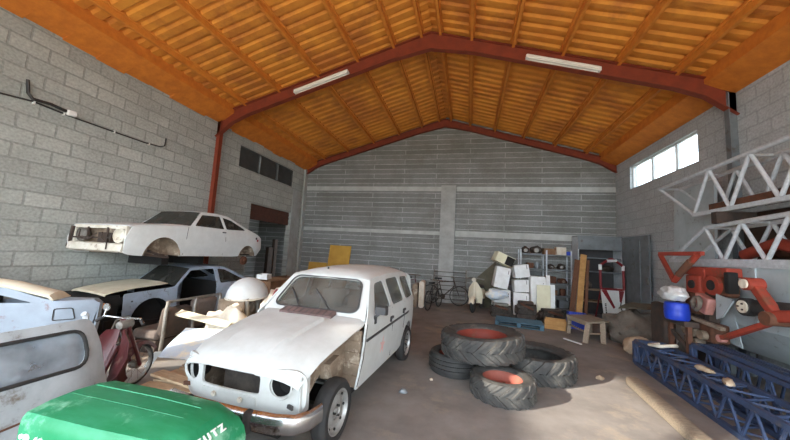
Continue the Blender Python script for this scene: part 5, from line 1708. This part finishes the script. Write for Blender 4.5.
for (x, z, m_, d, lab) in ((3.85, 0.95 - 0.03, 'tarp', (0.3, 0.3, 0.3), 'grey brown bundle on the cabinet shelf, left side'), (4.45, 1.5, 'engine', (0.4, 0.3, 0.24), 'black casting on the upper cabinet shelf'), (4.55, 0.92, 'boxcream', (0.34, 0.3, 0.05), 'cream tray on the cabinet shelf, right side')):
    if m_ == 'boxcream':
        carton('shelf_tray', lab, (x, 11.55, z), 0, d, m_, False)
    else:
        r = thing('machine_part', lab, 'machine part', (x, 11.55, z))
        MB().blob((0, 0, d[2] * 0.37), d, 3, 0.12).build('casting', m_, r)
def make_redwhite():
    """Folding stand: open maroon frame with white corner sleeves over a white board with a red cross."""
    root = thing('sign_stand', 'white board with dark red cross below an open red frame, before the cabinet', 'stand', (4.32, 10.85, 0), 0.12)
    w = 0.33
    fr = soften([(-w, 1.0), (w, 1.0), (w, 1.72), (0.05, 1.92), (-0.05, 1.92), (-w, 1.72)], 0.06, 3)
    MB().tube([(a, 0.03 * (z - 1), z) for a, z in fr], 0.038, 8, close=True).build('frame', 'redpaint', root)
    for p, q in (((-w, 1.58), (-w, 1.74)), ((w, 1.58), (w, 1.74)), ((-0.14, 1.86), (0.14, 1.88)), ((0.12, 1.0), (w, 1.0))):
        MB().tube([(p[0], 0.02, p[1]), (q[0], 0.02, q[1])], 0.048, 8).build('sleeve', 'white', root)
    b = MB()
    b.hexa([(-0.30, -0.16, 0.0), (0.26, -0.16, 0.0), (0.26, -0.13, 0.0), (-0.30, -0.13, 0.0), (-w - 0.01, -0.02, 0.98), (w + 0.01, -0.02, 0.98), (w + 0.01, 0.01, 0.98), (-w - 0.01, 0.01, 0.98)])
    bd = b.build('board', 'white', root, smooth=0)
    fp = lambda a, z: (a, -0.163 + 0.14 * z / 0.98, z)
    fq = lambda a, z: (a, -0.169 + 0.14 * z / 0.98, z)
    for tri in ([(-0.33, 0.97), (-0.18, 0.97), (0.02, 0.48), (-0.03, 0.44)], [(0.17, 0.97), (0.32, 0.97), (0.20, 0.60), (0.16, 0.66)], [(0.02, 0.32), (0.18, 0.14), (-0.24, 0.02)]):
        MB().prism(tri, fp, fq).build('red_band', 'redpaint', bd, smooth=0)
    MB().prism([(0.20, 0.70), (0.23, 0.70), (0.18, 0.5), (0.25, 0.30), (0.22, 0.30), (0.15, 0.5)], fp, fq).build('black_curve', 'blackprint', bd, smooth=0)
    b = MB()
    for k in range(6):
        z = 0.30 + k * 0.05
        b.prism([(-0.265, z), (-0.225, z), (-0.225, z + 0.035), (-0.265, z + 0.035 - 0.01 * (k % 2))], fp, fq)
    b.build('printed_mark', 'blackprint', bd, smooth=0)
    b = MB()
    b.tube([(-w, 0.0, 1.0), (-w, 0.35, 0.02)], 0.02)
    b.build('prop', 'redpaint', root)
    MB().tube([(w, 0.0, 1.0), (w, 0.35, 0.02)], 0.02).build('prop', 'redpaint', root)
make_redwhite()

# low work bench, crate and blue box
def make_bench():
    root = thing('work_bench', 'low weathered wooden work bench with splayed legs', 'bench', (2.87, 8.50, 0), 0.0)
    o = MB().hexa([(-0.43, 0.24, 0.41), (-0.22, -0.60, 0.41), (0.36, -0.22, 0.41), (0.22, 0.58, 0.41), (-0.43, 0.24, 0.45), (-0.22, -0.60, 0.45), (0.36, -0.22, 0.45), (0.22, 0.58, 0.45)]).build('bench_top', 'wood', root, bevel=0.006)
    for (a, c), (d, e) in (((-0.36, 0.20), (-0.38, 0.26)), ((-0.18, -0.50), (-0.30, -0.68)), ((0.18, -0.30), (0.08, -0.60)), ((0.18, 0.48), (0.22, 0.56))):
        MB().bar((a, c, 0.41), (d, e, 0.0), 0.10, 0.08).build('leg', 'wood', root)
    MB().bar((-0.24, -0.59, 0.2), (0.13, -0.45, 0.2), 0.05, 0.03).build('stretcher', 'wood', root)
    MB().bar((-0.37, 0.23, 0.22), (-0.24, -0.59, 0.22), 0.05, 0.03).build('stretcher', 'wood', root)
    b = MB()
    b.bar((-0.40, 0.22, 0.38), (-0.2, -0.56, 0.38), 0.03, 0.06)
    b.build('apron', 'wood', root)
make_bench()
plank('short white stick on the floor by the bench legs', (2.20, 8.05, 0.012), (2.44, 7.66, 0.012), 0.05, 0.02, 'white', None, 'white_stick', 'stick')
crate('slatted_crate', 'shallow orange tan slatted crate between blue pallet and bench', 'crate', (2.30, 9.16, 0), -0.25, (0.50, 0.44, 0.24), 'woodtan', 2)
carton('plastic_box', 'bright blue plastic box behind the bench', (2.92, 9.50, 0), -0.1, (0.44, 0.34, 0.40), 'bluebright', False)
# sacking heap and stone right of the bench
o = MB().blob((3.78, 8.42, 0.25), (1.05, 1.0, 0.90), 41, 0.17, 26, 18, True, 2.4).build('canvas_heap', 'tarp', smooth=60)
tag(o, 'grey brown heaped canvas right of the work bench', 'canvas')
flat_sheet('folded_tarpaulin', 'olive folded sheet draped on top of the grey brown canvas', 'tarpaulin', [(3.42, 8.3, 0.76), (3.75, 7.95, 0.82), (4.3, 8.35, 0.87), (3.88, 8.75, 0.89)], 'tarpgreen', 0.02, 0.02)
o = MB().blob((3.40, 7.40, 0.13), (0.55, 0.36, 0.42), 51, 0.10, 20, 14).build('stone_block', 'stone', smooth=50)
tag(o, 'pale dusty stone at the far end of the blue lattice', 'stone')

# ------------------------------------------------------------------ right side
o = MB().hexa([(4.42, 7.02, 0.0), (4.42, 8.20, 0.0), (4.47, 8.20, 0.0), (4.47, 7.02, 0.0), (4.55, 7.02, 3.52), (4.55, 8.20, 3.52), (4.60, 8.20, 3.52), (4.60, 7.02, 3.52)]).build('steel_sheet', 'bluegrey', smooth=0)
tag(o, 'tall grey steel sheet leaning on the right wall', 'steel sheet')
def make_tank():
    root = thing('steel_hopper', 'blue grey steel hopper under the galvanised trusses', 'hopper', (0, 0, 0))
    x0, x1, ya, yb_ = 4.06, 4.85, 3.6, 6.96
    b = MB()
    b.prism([(x0, 0.95), (x0, 1.86), (x1, 1.86), (x1, 0.50), (x0 + 0.35, 0.50)], lambda a, z: (a, ya, z), lambda a, z: (a, yb_, z))
    b.build('hopper_body', 'bluegrey', root, smooth=0, bevel=0.01)
    for y in (6.5, 5.6, 4.6):
        MB().b2((x0 - 0.02, y - 0.02, 0.95), (x0 + 0.005, y + 0.02, 1.84)).build('stiffener', 'bluegrey', root)
    MB().b2((x0 - 0.03, ya, 1.82), (x0 + 0.02, yb_, 1.875)).build('rim', 'galv', root)
    for y in (3.8, 6.8):
        for x in (x0 + 0.45, x1 - 0.06):
            MB().b2((x - 0.04, y - 0.04, 0), (x + 0.04, y + 0.04, 0.55)).build('leg', 'steelgrey', root)
    # sloping chute plates at the far end
    MB().hexa([(3.98, 6.35, 0.70), (4.06, 6.35, 1.20), (4.06, 6.05, 1.20), (4.02, 5.85, 0.62), (4.00, 6.35, 0.70), (4.08, 6.35, 1.20), (4.08, 6.05, 1.20), (4.04, 5.85, 0.62)]).build('chute_plate', 'bluegrey', root, smooth=0)
make_tank()
def truss(label, y_top, y_bot, z_top, z_bot, xa, xb, ynear, n, loc_z_near=0.0):
    """Welded tube truss lying along the right wall: two chords a side, zigzag webs, cross ties. y_top / y_bot are the far ends."""
    root = thing('roof_truss', label, 'truss', (0, 0, 0), group='galvanised trusses along the right wall')
    def zt(y): return z_top + loc_z_near * (y_top - y) / (y_top - ynear)
    for x in (xa, xb):
        MB().tube([(x, y_top, zt(y_top)), (x, ynear, zt(ynear))], 0.038, 8).build('top_chord', 'galv', root)
        MB().b2((x - 0.035, ynear, z_bot), (x + 0.035, y_bot, z_bot + 0.07)).build('bottom_chord', 'galv', root)
        ys_t = [y_top + (ynear - y_top) * k / n for k in range(n + 1)]
        ys_b = [y_bot + (ynear - y_bot) * k / n for k in range(n + 1)]
        if y_bot > y_top:
            ys_b = [y_bot] + [(ys_t[k] + ys_t[k + 1]) / 2 for k in range(n)]
            seq = []
            for k in range(n + 1):
                seq += [('b', ys_b[k]), ('t', ys_t[k])]
        else:
            ys_t = [y_top] + [(ys_b[k] + ys_b[k + 1]) / 2 for k in range(n)]
            seq = []
            for k in range(n + 1):
                seq += [('t', ys_t[k]), ('b', ys_b[k])]
        for (s0, ya), (s1, yb_) in zip(seq, seq[1:]):
            p = (x, ya, zt(ya) if s0 == 't' else z_bot + 0.04)
            q = (x, yb_, zt(yb_) if s1 == 't' else z_bot + 0.04)
            MB().tube([p, q], 0.029, 8).build('web_bar', 'galv', root)
    for k in range(0, n + 1):
        y = y_top + (ynear - y_top) * k / n
        MB().tube([(xa, y, zt(y)), (xb, y, zt(y))], 0.022, 6).build('cross_tie', 'galv', root)
    return root
truss('lower galvanised lattice truss resting on the blue grey hopper', 6.62, 7.62, 2.50, 1.875, 4.12, 4.50, 3.6, 4, 0.10)
for y, lab in ((6.3, 'rusty spacer beam between the two trusses, far end'), (4.3, 'rusty spacer beam between the two trusses, near end')):
    o = MB().b2((4.05, y - 0.06, 2.50 + 0.10 * (6.62 - y) / 3.02 + 0.035), (4.6, y + 0.06, 2.74)).build('spacer_beam', 'rustdark')
    tag(o, lab, 'beam')
truss('upper galvanised lattice truss stacked above the other truss', 8.0, 6.95, 3.50, 2.74, 4.16, 4.56, 3.6, 4, 0.14)
for (x, z, w, m_, ya, yb_, lab) in ((4.30, 2.78, 0.12, 'rust', 3.7, 6.7, 'rusty red channel lying inside the upper truss'), (4.42, 2.78, 0.10, 'rustdark', 3.7, 6.9, 'dark rusty angle iron inside the upper truss'), (4.30, 1.915, 0.14, 'rust', 3.7, 5.0, 'rusty red channel lying inside the lower truss')):
    b = MB()
    b.b2((x - w / 2, ya, z + 0.035), (x + w / 2, yb_, z + 0.05))
    b.b2((x - w / 2, ya, z + 0.035), (x - w / 2 + 0.012, yb_, z + 0.16))
    b.b2((x + w / 2 - 0.012, ya, z + 0.035), (x + w / 2, yb_, z + 0.16))
    tag(b.build('steel_channel', m_), lab, 'steel channel')
o = MB().blob((4.68, 5.3, 2.13), (0.26, 1.6, 0.42), 61, 0.15, 20, 12).build('scrap_bundle', 'rust', smooth=60)
o.location.z = -0.01
tag(o, 'rusty scrap bundle behind the lower truss', 'scrap')
o = MB().tube([(4.45, 6.3, 2.03), (4.43, 5.7, 2.2), (4.42, 5.2, 2.04)], 0.09, 10).build('bent_pipe', 'redmach', smooth=60)
tag(o, 'thick red pipe lying inside the lower truss', 'pipe')
# standing rusty sheet behind the trusses
o = MB().hexa([(4.86, 3.6, 1.9), (4.86, 6.9, 1.9), (4.89, 6.9, 1.9), (4.89, 3.6, 1.9), (4.90, 3.6, 3.3), (4.90, 6.9, 3.1), (4.93, 6.9, 3.1), (4.93, 3.6, 3.3)])
o.b2((4.86, 3.6, 0.0), (4.93, 3.7, 1.9)).b2((4.86, 6.85, 0.0), (4.93, 6.95, 1.9))
tag(o.build('corrugated_sheet', 'rustdark', smooth=0), 'dark rusty sheet standing behind the stacked trusses', 'sheet')

def make_red_machine():
    root = thing('farm_implement', 'red farm machine with a triangular hitch frame under the lower truss', 'farm machine', (3.78, 6.52, 0))
    b = MB()
    A, B_, C_ = (-0.06, 0.70, 2.02), (0.0, -0.36, 2.02), (-0.12, 0.18, 1.52)
    b.bar(A, B_, 0.07, 0.07)
    b.build('hitch_frame', 'redmach', root, bevel=0.008)
    MB().bar(A, C_, 0.06, 0.06).build('hitch_bar', 'redmach', root)
    MB().tube([(-0.06, -0.34, 2.0), C_], 0.05, 10).build('hitch_cylinder', 'redmach', root)
    MB().tube([(-0.09, -0.22, 1.88), (-0.12, 0.05, 1.64)], 0.058, 10).build('cylinder_sleeve', 'rust', root)
    MB().b2((-0.02, -0.86, 1.66), (0.18, 0.10, 1.80)).build('top_rail', 'redmach', root, bevel=0.02)
    MB().b2((-0.05, -0.34, 1.34), (0.16, 0.02, 1.66)).build('gearbox', 'redmach', root, bevel=0.04)
    MB().b2((0.0, -0.84, 1.36), (0.16, -0.40, 1.64)).build('gearbox', 'rust', root, bevel=0.04)
    MB().cyl((-0.06, -0.60, 1.52), (0.18, -0.60, 1.52), 0.15, 20).build('drum', 'redmach', root)
    MB().cyl((-0.075, -0.60, 1.52), (-0.06, -0.60, 1.52), 0.08, 16).build('drum_hole_shade', 'dark', root)  # dark disc painting the shade of an open hole in the drum
    MB().cyl((-0.075, -0.16, 1.50), (-0.05, -0.16, 1.50), 0.07, 16).build('shaft_hole_shade', 'dark', root)  # likewise a dark disc for the shaded hole in the gearbox
    MB().b2((-0.04, -0.42, 1.40), (0.02, -0.36, 1.76)).build('rib', 'redmach', root)
    MB().b2((-0.03, -0.90, 1.42), (0.1, -0.80, 1.74)).build('black_bracket', 'dark', root, bevel=0.02)
    MB().hexa([(-0.10, -0.50, 1.04), (-0.10, -0.26, 1.10), (0.02, -0.26, 1.10), (0.02, -0.50, 1.04), (-0.12, -0.64, 1.30), (-0.10, -0.30, 1.38), (0.02, -0.30, 1.38), (0.0, -0.64, 1.30)]).build('guard_plate', 'pink', root, bevel=0.02)
    MB().hexa([(-0.06, -0.30, 1.02), (-0.06, 0.0, 1.02), (0.02, 0.0, 1.02), (0.02, -0.30, 1.02), (-0.06, -0.28, 1.36), (-0.06, 0.02, 1.36), (0.02, 0.02, 1.36), (0.02, -0.28, 1.36)]).build('side_plate', 'rust', root, bevel=0.01)
    MB().hexa([(-0.10, -0.86, 1.08), (-0.08, -0.70, 1.02), (-0.06, -0.70, 1.02), (-0.08, -0.86, 1.08), (-0.10, -1.06, 1.34), (-0.08, -0.72, 1.40), (-0.06, -0.72, 1.40), (-0.08, -1.06, 1.34)]).build('grey_shield', 'bluegrey', root, smooth=0)
    MB().bar((0.0, -0.80, 1.20), (0.04, -0.50, 1.45), 0.03, 0.03).build('shield_stay', 'rustdark', root)
    MB().b2((0.02, -0.40, 0.0), (0.16, -0.30, 1.45)).build('stand_leg', 'rustdark', root)
    MB().b2((0.02, -0.08, 0.0), (0.16, 0.02, 1.45)).build('stand_leg', 'rustdark', root)
    b = MB()
    b.b2((-0.08, -0.60, 0.63), (0.16, 0.05, 0.92))
    b.build('engine_block', 'rust', root, bevel=0.03)
    for y in (-0.5, -0.32, -0.14):
        MB().cyl((-0.10, y, 0.73), (-0.18, y, 0.73), 0.07, 12).build('port', 'innerwing', root)
    MB().bar((-0.12, -0.10, 0.97), (-0.10, -0.85, 0.90), 0.07, 0.05).build('cross_bar', 'innerwing', root)
    MB().b2((-0.12, -0.30, 0.48), (0.12, 0.0, 0.63)).build('sump', 'innerwing', root, bevel=0.02)
make_red_machine()
def make_rust_box():
    root = thing('machine_housing', 'dark brown steel housing with an open iron frame carrying the blue drum', 'machine housing', (3.58, 6.50, 0), 0.0)
    MB().b2((-0.12, 0.12, 0.0), (0.06, 0.62, 1.10)).build('housing', 'rustdark', root, bevel=0.06)
    MB().b2((-0.14, -0.42, 0.82), (0.06, 0.12, 0.90)).build('shelf_plate', 'rustdark', root)
    for y in (-0.39, 0.06):
        MB().b2((-0.10, y - 0.03, 0), (-0.04, y + 0.03, 0.82)).build('frame_leg', 'rust', root)
    MB().bar((-0.07, -0.4, 0.45), (-0.07, 0.08, 0.70), 0.05).build('brace', 'rustdark', root)
    b = MB()
    b.blob((-0.03, -0.15, 0.2), (0.14, 0.42, 0.66), 9, 0.1)
    b.build('engine', 'engine', root)
make_rust_box()
def make_drum():
    root = thing('plastic_drum', 'bright blue plastic drum under the silver bag', 'drum', (3.44, 6.26, 0.903))
    MB().lathe([(0.001, 0), (0.15, 0), (0.165, 0.03), (0.17, 0.12), (0.165, 0.14), (0.17, 0.16), (0.165, 0.25), (0.15, 0.28), (0.001, 0.285)], (0, 0, 0), (0, 0, 1), 28).build('drum_body', 'bluebright', root)
    MB().cyl((0.05, 0.05, 0.28), (0.05, 0.05, 0.31), 0.03, 12).build('bung', 'blackgrey', root)
make_drum()
o = MB().blob((3.45, 6.36, 1.305), (0.30, 0.58, 0.30), 71, 0.13, 28, 18, True, 2.2).build('foil_bag', 'foilbag', smooth=70)
tag(o, 'crumpled silver bag on top of the blue drum', 'bag')
o = MB().tube([(3.56 + 0.02 * math.sin(i), 5.99 + 0.10 * math.cos(i * 0.9), 1.22 + 0.10 * math.sin(i * 0.9)) for i in range(15)], 0.03, 8).build('hose_coil', 'tarp', smooth=60)
tag(o, 'grey brown hose coil hanging beside the silver bag', 'hose')

def make_arm():
    root = thing('loader_arm', 'orange red steel loader arm with a black roller before the hopper', 'loader arm', (3.70, 0, 0))
    MB().bar((-0.06, 5.62, 0.78), (0.0, 4.90, 1.16), 0.09, 0.06).build('lower_link', 'redmach', root, bevel=0.01)
    MB().bar((-0.02, 5.60, 0.84), (0.04, 4.86, 1.22), 0.035, 0.035).build('tie_rod', 'rust', root)
    MB().bar((0.0, 5.13, 1.60), (0.0, 4.83, 1.22), 0.11, 0.10).build('upper_arm', 'redmach', root, bevel=0.015)
    MB().bar((0.0, 4.90, 1.22), (0.17, 4.05, 1.40), 0.16, 0.14).build('main_beam', 'redmach', root, bevel=0.02)
    MB().cyl((-0.10, 5.14, 1.60), (0.08, 5.14, 1.60), 0.085, 18).build('pivot_eye', 'redmach', root)
    MB().cyl((-0.125, 5.14, 1.60), (-0.10, 5.14, 1.60), 0.062, 14).build('pivot_pin', 'bag', root)
    MB().cyl((-0.12, 4.86, 1.20), (0.12, 4.86, 1.20), 0.085, 18).build('pivot_eye', 'rust', root)
    b = MB()
    b.tube([(0.10, 5.34, 1.28), (0.14, 4.72, 1.31)], 0.105, 20)
    b.build('roller', 'rubber', root)
    MB().cyl((0.0, 5.33, 1.28), (0.10, 5.33, 1.28), 0.12, 20).build('roller_hub', 'rubber', root)
    MB().cyl((-0.02, 5.33, 1.28), (0.0, 5.33, 1.28), 0.085, 18).build('roller_end', 'bag', root)
    for k in range(3):
        a = 2 * math.pi * k / 3
        MB().cyl((-0.035, 5.33 + 0.045 * math.cos(a), 1.28 + 0.045 * math.sin(a)), (-0.02, 5.33 + 0.045 * math.cos(a), 1.28 + 0.045 * math.sin(a)), 0.012, 8).build('roller_bolt', 'rustdark', root)
    MB().cyl((0.08, 4.98, 1.26), (0.0, 4.98, 1.26), 0.04, 12).build('grease_cap', 'steelgrey', root)
    MB().b2((0.16, 4.0, 0), (0.26, 4.14, 1.42)).build('post', 'rustdark', root)
    MB().cyl((-0.10, 5.64, 0.77), (-0.02, 5.64, 0.77), 0.055, 12).build('link_eye', 'pink', root)
make_arm()

def mast(label, p, q, w, hgt, n, extra=False):
    """Square lattice mast lying on the floor."""
    root = thing('lattice_mast', label, 'lattice mast', (0, 0, 0), group='blue lattice masts on the floor')
    p, q = Vector(p), Vector(q)
    d = (q - p).normalized()
    side = Vector((d.y, -d.x, 0))
    cs = [side * (w / 2) + Vector((0, 0, 0.03)), side * (-w / 2) + Vector((0, 0, 0.03)), side * (-w / 2) + Vector((0, 0, hgt)), side * (w / 2) + Vector((0, 0, hgt))]
    for c in cs:
        MB().bar(p + c, q + c, 0.055, 0.055).build('chord', 'bluelattice', root)
    L = (q - p).length
    for i in range(n):
        a, c = p + d * L * i / n, p + d * L * (i + 1) / n
        m_ = (a + c) / 2
        for k in range(4):
            k2 = (k + 1) % 4
            MB().bar(a + cs[k], m_ + cs[k2], 0.022, 0.022).build('lacing_bar', 'bluelattice', root)
            MB().bar(m_ + cs[k2], c + cs[k], 0.022, 0.022).build('lacing_bar', 'bluelattice', root)
    for e in (p, q):
        for k in range(4):
            MB().bar(e + cs[k], e + cs[(k + 1) % 4], 0.07, 0.07).build('end_bar', 'bluelattice', root)
    if extra:
        tip = p - d * 0.30
        for k in range(4):
            MB().bar(p + cs[k], tip + Vector((0, 0, 0.12 + 0.1 * (k > 1))) + side * (0.08 if k in (0, 3) else -0.08), 0.05, 0.05).build('nose_bar', 'bluelattice', root)
        MB().b2(tuple(tip + Vector((-0.12, -0.05, 0.0))), tuple(tip + Vector((0.12, 0.05, 0.24)))).build('nose_plate', 'bluelattice', root)
    return root
mast('blue lattice mast with a pointed end, nearer the timber beam', (3.20, 6.62, 0), (3.02, 3.3, 0), 0.42, 0.40, 9, True)
mast('blue lattice mast lying alongside the red machinery', (3.64, 6.0, 0), (3.52, 3.3, 0), 0.28, 0.56, 8)
# bundle of blue bars lying on the second mast
for k, (dx, dz) in enumerate(((-0.10, 0.0), (0.0, 0.0), (0.09, 0.0))):
    o = MB().bar((3.64 + dx, 5.78 + 0.04 * k, 0.62 + dz), (3.50 + dx, 3.3, 0.62 + dz), 0.05, 0.05).build('blue_bar', 'bluelattice')
    tag(o, ('blue steel bar on the lattice mast, closest to the floor side', 'blue steel bar on the lattice mast, in the middle of three', 'blue steel bar on the lattice mast, closest to the hopper')[k], 'steel bar', 'blue bars on the mast')
o = MB().tube([(3.44, 6.30, 0.46), (3.30, 6.1, 0.50), (3.12, 6.14, 0.46), (3.05, 6.3, 0.44), (3.2, 6.32, 0.46)], 0.028, 8).build('rope', 'bag', smooth=60)
tag(o, 'cream rope end draped over the blue lattice mast tip', 'rope')
for i, (x, y, rz) in enumerate(((3.02, 5.0, 0.4), (2.98, 4.55, -0.5))):
    o = MB().blob((x, y, 0.475), (0.10, 0.22, 0.08), 81 + i, 0.15, 12, 8, True, 2, rz).build('rag', 'stone', smooth=60)
    tag(o, ('tan rag on the blue lattice mast, farther one', 'tan rag on the blue lattice mast, nearer one')[i], 'rag')
# timber on the floor
b = MB()
rows = []
L0, L1 = Vector((2.42, 5.52, 0)), Vector((2.28, 3.5, 0))
b.prism(rrect(-0.085, 0.0, 0.085, 0.12, 0.03, 3), lambda a, z: (L0.x + a, L0.y - abs(a) * 0.5, z), lambda a, z: (L1.x + a, L1.y, z))
tag(b.build('timber_beam', 'wood', bevel=0.01), 'long pale timber beam on the floor beside the blue lattice', 'timber')
# scraps on the floor
for i, (x, y, m_, lab) in enumerate(((-0.75, 4.05, 'steelgrey', 'crumpled grey scrap on the floor beside the white hatchback'), (2.02, 5.55, 'stone', 'small stone on the floor near the timber end'), (-0.45, 4.55, 'bag', 'tiny pale scrap on the floor before the black wheel'))):
    o = MB().blob((x, y, 0.02), (0.12, 0.08, 0.06) if i < 2 else (0.05, 0.05, 0.03), 90 + i, 0.2, 10, 8).build('floor_scrap', m_, smooth=50)
    tag(o, lab, 'scrap')
# in the dim annex doorway: leaning dark stock
for i, (y, h, w) in enumerate(((11.35, 1.7, 0.3), (11.75, 2.05, 0.22))):
    o = MB().b2((XL - 1.2, y, 0), (XL - 1.05, y + w, h)).build('leaning_stock', 'rustdark', bevel=0.02)
    tag(o, ('shorter dark rack seen through the left doorway', 'taller dark rack seen through the left doorway')[i], 'rack')
